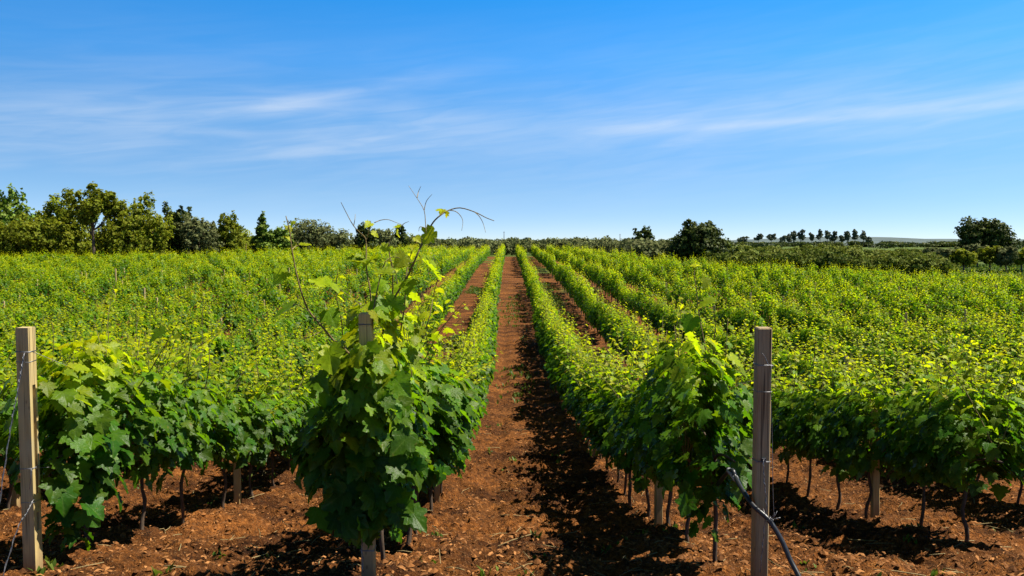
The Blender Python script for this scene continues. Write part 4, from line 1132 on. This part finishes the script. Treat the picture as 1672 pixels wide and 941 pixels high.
tree('oak_tree', 'ragged dark green tree past the silvery olive', 'tree', 372, 101, 348, 72, 'oak', M_OAK, 10, 2400, 0.27, GT)
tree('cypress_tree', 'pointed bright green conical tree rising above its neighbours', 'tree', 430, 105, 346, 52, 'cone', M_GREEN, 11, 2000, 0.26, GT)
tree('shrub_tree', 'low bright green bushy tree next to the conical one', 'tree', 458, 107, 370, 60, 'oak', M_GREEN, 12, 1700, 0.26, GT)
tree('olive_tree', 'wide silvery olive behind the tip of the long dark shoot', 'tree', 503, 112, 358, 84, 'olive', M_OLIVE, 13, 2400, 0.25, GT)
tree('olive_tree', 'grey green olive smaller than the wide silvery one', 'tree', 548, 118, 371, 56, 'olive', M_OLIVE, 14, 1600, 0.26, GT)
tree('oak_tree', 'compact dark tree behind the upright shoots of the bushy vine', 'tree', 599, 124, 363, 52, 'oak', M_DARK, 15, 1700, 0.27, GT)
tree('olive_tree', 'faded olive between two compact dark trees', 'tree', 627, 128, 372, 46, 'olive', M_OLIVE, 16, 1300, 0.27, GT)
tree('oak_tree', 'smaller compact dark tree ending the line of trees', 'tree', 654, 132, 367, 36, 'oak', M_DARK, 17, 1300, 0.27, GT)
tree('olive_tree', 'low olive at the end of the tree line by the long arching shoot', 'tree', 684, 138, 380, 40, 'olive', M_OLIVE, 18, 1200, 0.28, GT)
tree('oak_tree', 'huge dark bushy evergreen spreading above the vines', 'tree', 1144, 100, 366, 96, 'dark', M_DARK, 20, 8000, 0.27)
tree('pine_tree', 'small dark evergreen leaning on the horizon over the pale olives', 'tree', 1049, 190, 371, 38, 'dark', M_DARK, 21, 1600, 0.36)
tree('oak_tree', 'lone dark round crowned tree standing above the olive orchard', 'tree', 1606, 140, 359, 80, 'dark', M_DARK, 22, 7000, 0.34)
GO = 'olive trees in the meadow past the field'
for k, (px, Y, tp, w, lab) in enumerate([
        (1546, 106, 402, 44, 'olive on a thin dark trunk where the scrub ends'),
        (1573, 104, 404, 42, 'olive with leaning trunk beside the thin trunked one'),
        (1596, 116, 399, 44, 'shaded olive half hidden under the lone dark tree'),
        (1616, 106, 400, 44, 'dense olive with two short dark trunks in the meadow'),
        (1643, 105, 402, 44, 'dark olive standing below the lone tree on the meadow'),
        (1668, 107, 403, 40, 'olive cut off by the picture edge in the meadow'),
        (1528, 118, 402, 44, 'rounded green olive rising behind the scrub edge')]):
    tree('olive_tree', lab, 'tree', px, Y, tp, w * 0.92, 'orchard', M_OAK if k % 2 else M_OLIVE, 30 + k, 1500, 0.24, GO)
GP = 'pines on the far ridge'
pines = [(1212, 386, 20, 'squat pine at one end of the ridge beside the big evergreen'), (1238, 381, 16, 'round dark pine above the rounded bush on the ridge'),
         (1259, 382, 16, 'greyish round pine alone in a gap of the ridge line'), (1278, 385, 11, 'shortest pine beginning the long row on the ridge'),
         (1287, 383, 10, 'short slim pine joined to the shortest one'), (1295, 377, 11, 'tall pine before the pale feathery one'),
         (1306, 376, 14, 'pale feathery pine at the wide gap in the row'), (1325, 380, 12, 'first pine after the wide gap in the row'),
         (1338, 376, 13, 'second pine after the wide gap in the row'), (1350, 377, 11, 'third pine after the wide gap, slim and dark'),
         (1362, 377, 14, 'fourth pine after the wide gap, with a forked trunk'), (1374, 384, 10, 'low dark pine in the middle of the ridge row'),
         (1383, 377, 12, 'pine just past the low dark one on the ridge'), (1395, 375, 12, 'pointed pine near the end of the ridge row'),
         (1409, 378, 14, 'wide pine second from the end of the ridge row'), (1417, 387, 10, 'last small pine leaning at the end of the ridge row')]
for k, (px, tp, w, lab) in enumerate(pines):
    tree('pine_tree', lab, 'tree', px, 330 + 6 * (k % 3), tp, w * (0.95 + 0.3 * random.random()), 'pine', M_PINE, 60 + k, 900, 0.36, GP, base_z=2.2 - (401 - 400) * 330 / F)

# scrub, groves and undergrowth that read as masses
def bush_mass(name, label, cat, spots, mat, leaf_n, leaf, seed, part_mats=None):
    rg = np.random.default_rng(seed)
    V, Fc, TI, RA, off = [], [], [], [], 0
    for (x, y, H, W) in spots:
        z = float(terrain(x, y))
        lobes = []
        for k in range(5):
            a = rg.uniform(0, 6.28); rr = W * 0.28 * rg.random()
            lobes.append((x + math.cos(a) * rr, y + math.sin(a) * rr, z + H * rg.uniform(0.35, 0.72), W * rg.uniform(0.24, 0.36), H * rg.uniform(0.24, 0.32)))
        S = lobed_crown(rg, lobes, leaf_n, leaf, spiky=0.3)
        S['tint'] = np.clip(S['tint'] + rg.normal(0, 0.16), 0, 1)
        v, f, ti, ra, _ = leaves_arrays(S['pos'], S['nrm'], S['tip'], S['size'] * (0.7 + 0.3 * y / 120), S['tint'], S['rand'], T_FAR, rg)
        V.append(v); Fc.append(f + off); TI.append(ti); RA.append(ra); off += len(v)
    me = mesh_from(name, np.concatenate(V), np.concatenate(Fc), mat, True, {'tint': np.concatenate(TI), 'rand': np.concatenate(RA)})
    return tag(link_mesh(name, me), label, cat, kind='stuff')

rb = random.Random(3)
spots = []
for k in range(210):   # pale olive grove beyond the middle of the field
    Y = 142 + 110 * rb.random() ** 1.3; px = rb.uniform(640, 1110)
    if k % 3 == 0: px = rb.uniform(905, 1105); Y = {True: 138.0, False: 100.0}[px < 960] + 22 * rb.random()
    x = (px - 836) * Y / F
    if Y < y_edge(x) + 6: Y = float(y_edge(x)) + 6 + 6 * rb.random(); x = (px - 836) * Y / F
    zt_ = CAMZ + (400 - rb.uniform(387, 396)) * Y / F
    spots.append((x, Y, max(2.2, min(5.2, zt_ - float(terrain(x, Y)))), rb.uniform(4.0, 6.5)))
bush_mass('olive_grove', 'grey green olive grove in a low band beyond the end of the path', 'olive grove', spots, M_OLIVE, 190, 0.36, 70)
spots = []
for k in range(150):   # darker scrub on the right-hand slope
    px = rb.uniform(1175, 1535); x0 = 30
    Y = 92 + 110 * rb.random() ** 1.5
    x = (px - 836) * Y / F
    ye = float(y_edge(x))
    if Y < ye + 5: Y = ye + 5 + rb.uniform(0, 8); x = (px - 836) * Y / F
    zt_ = CAMZ + (400 - rb.uniform(398, 411) - 6 * (px > 1400) - 4 * (px > 1470)) * Y / F
    spots.append((x, Y, max(1.8, min(5.0, zt_ - float(terrain(x, Y)))), rb.uniform(3.5, 6.0)))
bush_mass('scrub', 'dark olive green scrub massed below the ridge of pines', 'scrub', spots, M_SCRUB, 330, 0.30, 71)
spots = []
for k in range(125):    # bushes closing the bottom of the left-hand trees
    px = rb.uniform(-40, 690); Y = np.interp(px, [-40, 300, 640, 700], [92, 101, 134, 140]) + rb.uniform(0, 6); x = (px - 836) * Y / F
    spots.append((x, Y, rb.uniform(2.8, 5.4) * (1 if px < 420 else 0.9), rb.uniform(3.4, 5.2)))
bush_mass('undergrowth', 'dark undergrowth filling the gaps beneath the tree line', 'undergrowth', spots, M_OAK, 260, 0.26, 72)
spots = []
for k in range(150):   # woods on the horizon
    px = rb.uniform(620, 1720); Y = rb.uniform(300, 620); x = (px - 836) * Y / F
    H_ = CAMZ + (400 - (rb.uniform(388.5, 394) if px < 1180 else rb.uniform(394, 398)) + (1 if px > 1430 else 0)) * Y / F - float(terrain(x, Y))
    spots.append((x, Y, max(2, H_), rb.uniform(9, 18)))
bush_mass('far_wood', 'thin dark line of far woods along the horizon', 'far wood', spots, M_DARK, 170, 0.5, 73)

def build_hills():
    xs = np.linspace(100, 1900, 120); ys = np.linspace(1300, 2300, 30)
    X, Y = np.meshgrid(xs, ys)
    prof = np.sin(np.clip((Y - 1300) / 1000, 0, 1) * math.pi)
    Z = 1.0 + prof * (15 + 26 * fbm(X * 0.004, Y * 0.002, 3, 4)) * sstep(100, 700, X)
    idx = np.arange(X.size).reshape(X.shape)
    f = np.stack([idx[:-1, :-1], idx[:-1, 1:], idx[1:, 1:], idx[1:, :-1]], -1).reshape(-1, 4)
    m, nt, out = new_mat('far_hill_woods')
    geo = N(nt, 'ShaderNodeNewGeometry'); nz = N(nt, 'ShaderNodeTexNoise'); nz.inputs['Scale'].default_value = 0.04; nz.inputs['Detail'].default_value = 8
    L(nt, geo.outputs['Position'], nz.inputs['Vector'])
    r = ramp(nt, [(0.35, (0.05, 0.075, 0.075)), (0.7, (0.10, 0.13, 0.12))]); L(nt, nz.outputs['Fac'], r.inputs['Fac'])  # blue of distance haze is mixed into the hills' own colour
    p = N(nt, 'ShaderNodeBsdfPrincipled'); p.inputs['Roughness'].default_value = 1.0; L(nt, r.outputs['Color'], p.inputs['Base Color']); L(nt, p.outputs[0], out.inputs['Surface'])
    tag(link_mesh('hills', mesh_from('hills', np.stack([X, Y, Z], -1).reshape(-1, 3), f, m, True)), 'low bluish wooded hills on the horizon', 'hills', kind='structure')
build_hills()

# two thin masts on the horizon
for px, tp, Y, lab in ((823, 378, 260, 'thin dark mast on the horizon above the end of the path'), (1012, 382, 260, 'thin dark mast on the horizon near the leaning evergreen')):
    x = (px - 836) * Y / F; zg_ = float(terrain(x, Y)); H = CAMZ - (tp - 400) * Y / F - zg_
    root = empty('mast', (x, Y, zg_)); tag(root, lab, 'mast')
    MB().add(*tube([(0, 0, -0.5), (0, 0, H * 0.5), (0, 0, H)], [0.13, 0.11, 0.08], 8)).build('pole', M_MAST, root)
    MB().add(*box(-0.35, 0.35, -0.03, 0.03, H * 0.93, H * 0.93 + 0.06)).build('crossbar', M_MAST, root, smooth=False)

# ----------------------------------------------------------------- sky and sun
world = bpy.data.worlds.new('World'); scene.world = world; world.use_nodes = True
nt = world.node_tree; nt.nodes.clear()
out = nt.nodes.new('ShaderNodeOutputWorld'); bg = nt.nodes.new('ShaderNodeBackground')
tc = nt.nodes.new('ShaderNodeTexCoord')
def M(op, a, b=None, c=None):
    n = nt.nodes.new('ShaderNodeMath'); n.operation = op
    for k, v in enumerate((a, b, c)):
        if v is None: continue
        if isinstance(v, (int, float)): n.inputs[k].default_value = v
        else: nt.links.new(v, n.inputs[k])
    return n.outputs[0]
def SM(x, a, b):
    n = nt.nodes.new('ShaderNodeMapRange'); n.interpolation_type = 'SMOOTHSTEP'
    n.inputs['From Min'].default_value = a; n.inputs['From Max'].default_value = b; nt.links.new(x, n.inputs['Value'])
    return n.outputs['Result']
sep = nt.nodes.new('ShaderNodeSeparateXYZ'); nt.links.new(tc.outputs['Generated'], sep.inputs[0])
DX, DY, DZ = sep.outputs
# the blue deepens faster with height than the stock sky: look the sky up at a steeper angle
comb = nt.nodes.new('ShaderNodeCombineXYZ'); nt.links.new(DX, comb.inputs[0]); nt.links.new(DY, comb.inputs[1])
nt.links.new(M('ADD', M('MULTIPLY', DZ, 3.2), 0.05), comb.inputs[2])
nrmz = nt.nodes.new('ShaderNodeVectorMath'); nrmz.operation = 'NORMALIZE'; nt.links.new(comb.outputs[0], nrmz.inputs[0])
sky = nt.nodes.new('ShaderNodeTexSky'); sky.sky_type = 'NISHITA'; sky.sun_disc = False
sky.sun_elevation = SUN_EL; sky.sun_rotation = SUN_AZ
sky.air_density = 1.0; sky.dust_density = 0.3; sky.ozone_density = 3.0; sky.altitude = 100
nt.links.new(nrmz.outputs[0], sky.inputs['Vector'])
hsv = nt.nodes.new('ShaderNodeHueSaturation'); hsv.inputs['Saturation'].default_value = 1.0; hsv.inputs['Value'].default_value = 1.0
az = M('ARCTAN2', DX, DY); el = M('ARCSINE', DZ)
# clear, deep Mediterranean blue: colour balance of the sky by height
gr = nt.nodes.new('ShaderNodeValToRGB'); e_ = gr.color_ramp.elements
e_[0].position = 0.0; e_[0].color = (1.75 / 3.5, 1.60 / 3.5, 1.60 / 3.5, 1)
e_[1].position = 1.0; e_[1].color = (0.15 / 3.5, 0.17 / 3.5, 0.19 / 3.5, 1)
for p_, c_ in ((0.06, (1.65, 1.93, 1.90)), (0.15, (1.25, 2.25, 2.5)), (0.22, (0.85, 2.3, 2.9)), (0.31, (0.22, 1.95, 2.85)), (0.42, (0.22, 0.6, 0.9))):
    x_ = e_.new(p_); x_.color = (*[v / 3.5 for v in c_], 1)
nt.links.new(el, gr.inputs['Fac'])
gm_ = nt.nodes.new('ShaderNodeMix'); gm_.data_type = 'RGBA'; gm_.blend_type = 'MULTIPLY'; gm_.inputs['Factor'].default_value = 1.0
nt.links.new(sky.outputs[0], gm_.inputs['A']); nt.links.new(gr.outputs['Color'], gm_.inputs['B'])
g3_ = nt.nodes.new('ShaderNodeVectorMath'); g3_.operation = 'SCALE'; g3_.inputs['Scale'].default_value = 3.5
nt.links.new(gm_.outputs['Result'], g3_.inputs[0]); nt.links.new(g3_.outputs[0], hsv.inputs['Color'])
# cirrus: wispy noise drawn out along gently rising streaks
th = 0.11
s_ = M('ADD', M('MULTIPLY', az, math.cos(th)), M('MULTIPLY', el, math.sin(th)))
n_ = M('SUBTRACT', M('MULTIPLY', el, math.cos(th)), M('MULTIPLY', az, math.sin(th)))
def wisp(ss, sn, seed, detail=5, dist=0.6):
    c = nt.nodes.new('ShaderNodeCombineXYZ'); nt.links.new(M('MULTIPLY', s_, ss), c.inputs[0]); nt.links.new(M('MULTIPLY', n_, sn), c.inputs[1]); c.inputs[2].default_value = seed
    n = nt.nodes.new('ShaderNodeTexNoise'); n.inputs['Scale'].default_value = 1.0; n.inputs['Detail'].default_value = detail; n.inputs['Distortion'].default_value = dist; n.inputs['Roughness'].default_value = 0.55
    nt.links.new(c.outputs[0], n.inputs['Vector']); return n.outputs['Fac']
w1 = wisp(3.5, 26.0, 1.3, 3, 0.5); w2 = wisp(9.0, 80.0, 4.7, 6, 0.9); w3 = wisp(2.2, 9.0, 8.1, 4, 0.4)
tex = SM(M('ADD', M('MULTIPLY', w1, 0.62), M('MULTIPLY', w2, 0.38)), 0.34, 0.72)
def pxaz(px): return math.atan((px - 836) / F)
def pxel(py, px): return math.atan((400 - py) / math.hypot(F, px - 836))
cloud = None
def band(x0, y0, x1, y1, w_lo, w_hi, amp, soft=0.08, tx=0.75):
    global cloud
    a0, a1 = pxaz(x0), pxaz(x1); e0, e1 = pxel(y0, x0), pxel(y1, x1)
    b = (e1 - e0) / (a1 - a0); a = e0 - b * a0
    d = M('SUBTRACT', el, M('ADD', M('MULTIPLY', az, b), a))
    d = M('ADD', d, M('MULTIPLY', M('SUBTRACT', w3, 0.5), 0.02))
    up = M('EXPONENT', M('MULTIPLY', M('POWER', M('DIVIDE', M('MAXIMUM', d, 0.0), w_hi), 2.0), -1.0))
    lo = M('EXPONENT', M('MULTIPLY', M('POWER', M('DIVIDE', M('MINIMUM', d, 0.0), w_lo), 2.0), -1.0))
    along = M('MULTIPLY', SM(az, a0 - soft, a0 + soft), M('SUBTRACT', 1.0, SM(az, a1 - soft, a1 + soft)))
    v = M('MULTIPLY', M('MULTIPLY', M('MULTIPLY', up, lo), along), M('MULTIPLY', M('ADD', M('MULTIPLY', tex, tx), 1 - tx), amp))
    cloud = v if cloud is None else M('ADD', cloud, v)
band(985, 222, 1900, 140, 0.006, 0.022, 0.40, 0.08, 0.40)
band(1000, 232, 1900, 195, 0.012, 0.025, 0.20, 0.1, 0.5)
band(300, 196, 760, 124, 0.010, 0.010, 0.24, 0.12, 0.6)
band(400, 186, 540, 172, 0.008, 0.012, 0.26, 0.06, 0.5)
band(-300, 240, 330, 190, 0.026, 0.034, 0.30, 0.14, 0.7)
band(380, 250, 800, 215, 0.018, 0.040, 0.26, 0.12, 0.7)
band(1310, 258, 1520, 242, 0.004, 0.007, 0.16, 0.07, 0.45)
band(-300, 200, 1900, 150, 0.07, 0.09, 0.26, 0.3, 0.92)
cloud = M('MINIMUM', M('MULTIPLY', cloud, 0.82), 0.8)
mix = nt.nodes.new('ShaderNodeMix'); mix.data_type = 'RGBA'
nt.links.new(cloud, mix.inputs['Factor']); nt.links.new(hsv.outputs[0], mix.inputs['A'])
mix.inputs['B'].default_value = (8.6, 9.3, 10.2, 1)
nt.links.new(mix.outputs['Result'], bg.inputs['Color'])
bg.inputs['Strength'].default_value = 0.05
nt.links.new(bg.outputs[0], out.inputs['Surface'])

sun = bpy.data.lights.new('sun', 'SUN'); sun.energy = 5.0; sun.angle = math.radians(0.5); sun.color = (1.0, 0.93, 0.80)
so = bpy.data.objects.new('sun', sun); COL.objects.link(so)
dirv = Vector((math.sin(SUN_AZ) * math.cos(SUN_EL), math.cos(SUN_AZ) * math.cos(SUN_EL), math.sin(SUN_EL)))
so.rotation_euler = dirv.to_track_quat('Z', 'Y').to_euler()
so.location = (30, 0, 30)

# ----------------------------------------------------------------- camera
cam = bpy.data.cameras.new('camera'); co = bpy.data.objects.new('camera', cam); COL.objects.link(co)
cam.sensor_width = 36.0; cam.lens = 36.0 * F / 1672.0
cam.clip_start = 0.1; cam.clip_end = 8000
co.location = (0, 0, CAMZ)
co.rotation_euler = (math.radians(90) - math.atan(70.5 / F), 0, 0)
scene.camera = co
scene.view_settings.view_transform = 'Standard'; scene.view_settings.look = 'None'
scene.view_settings.exposure = 0.95; scene.view_settings.gamma = 1.0
scene.cycles.max_bounces = 6; scene.cycles.transmission_bounces = 4; scene.cycles.diffuse_bounces = 3; scene.cycles.glossy_bounces = 2
scene.cycles.use_denoising = True
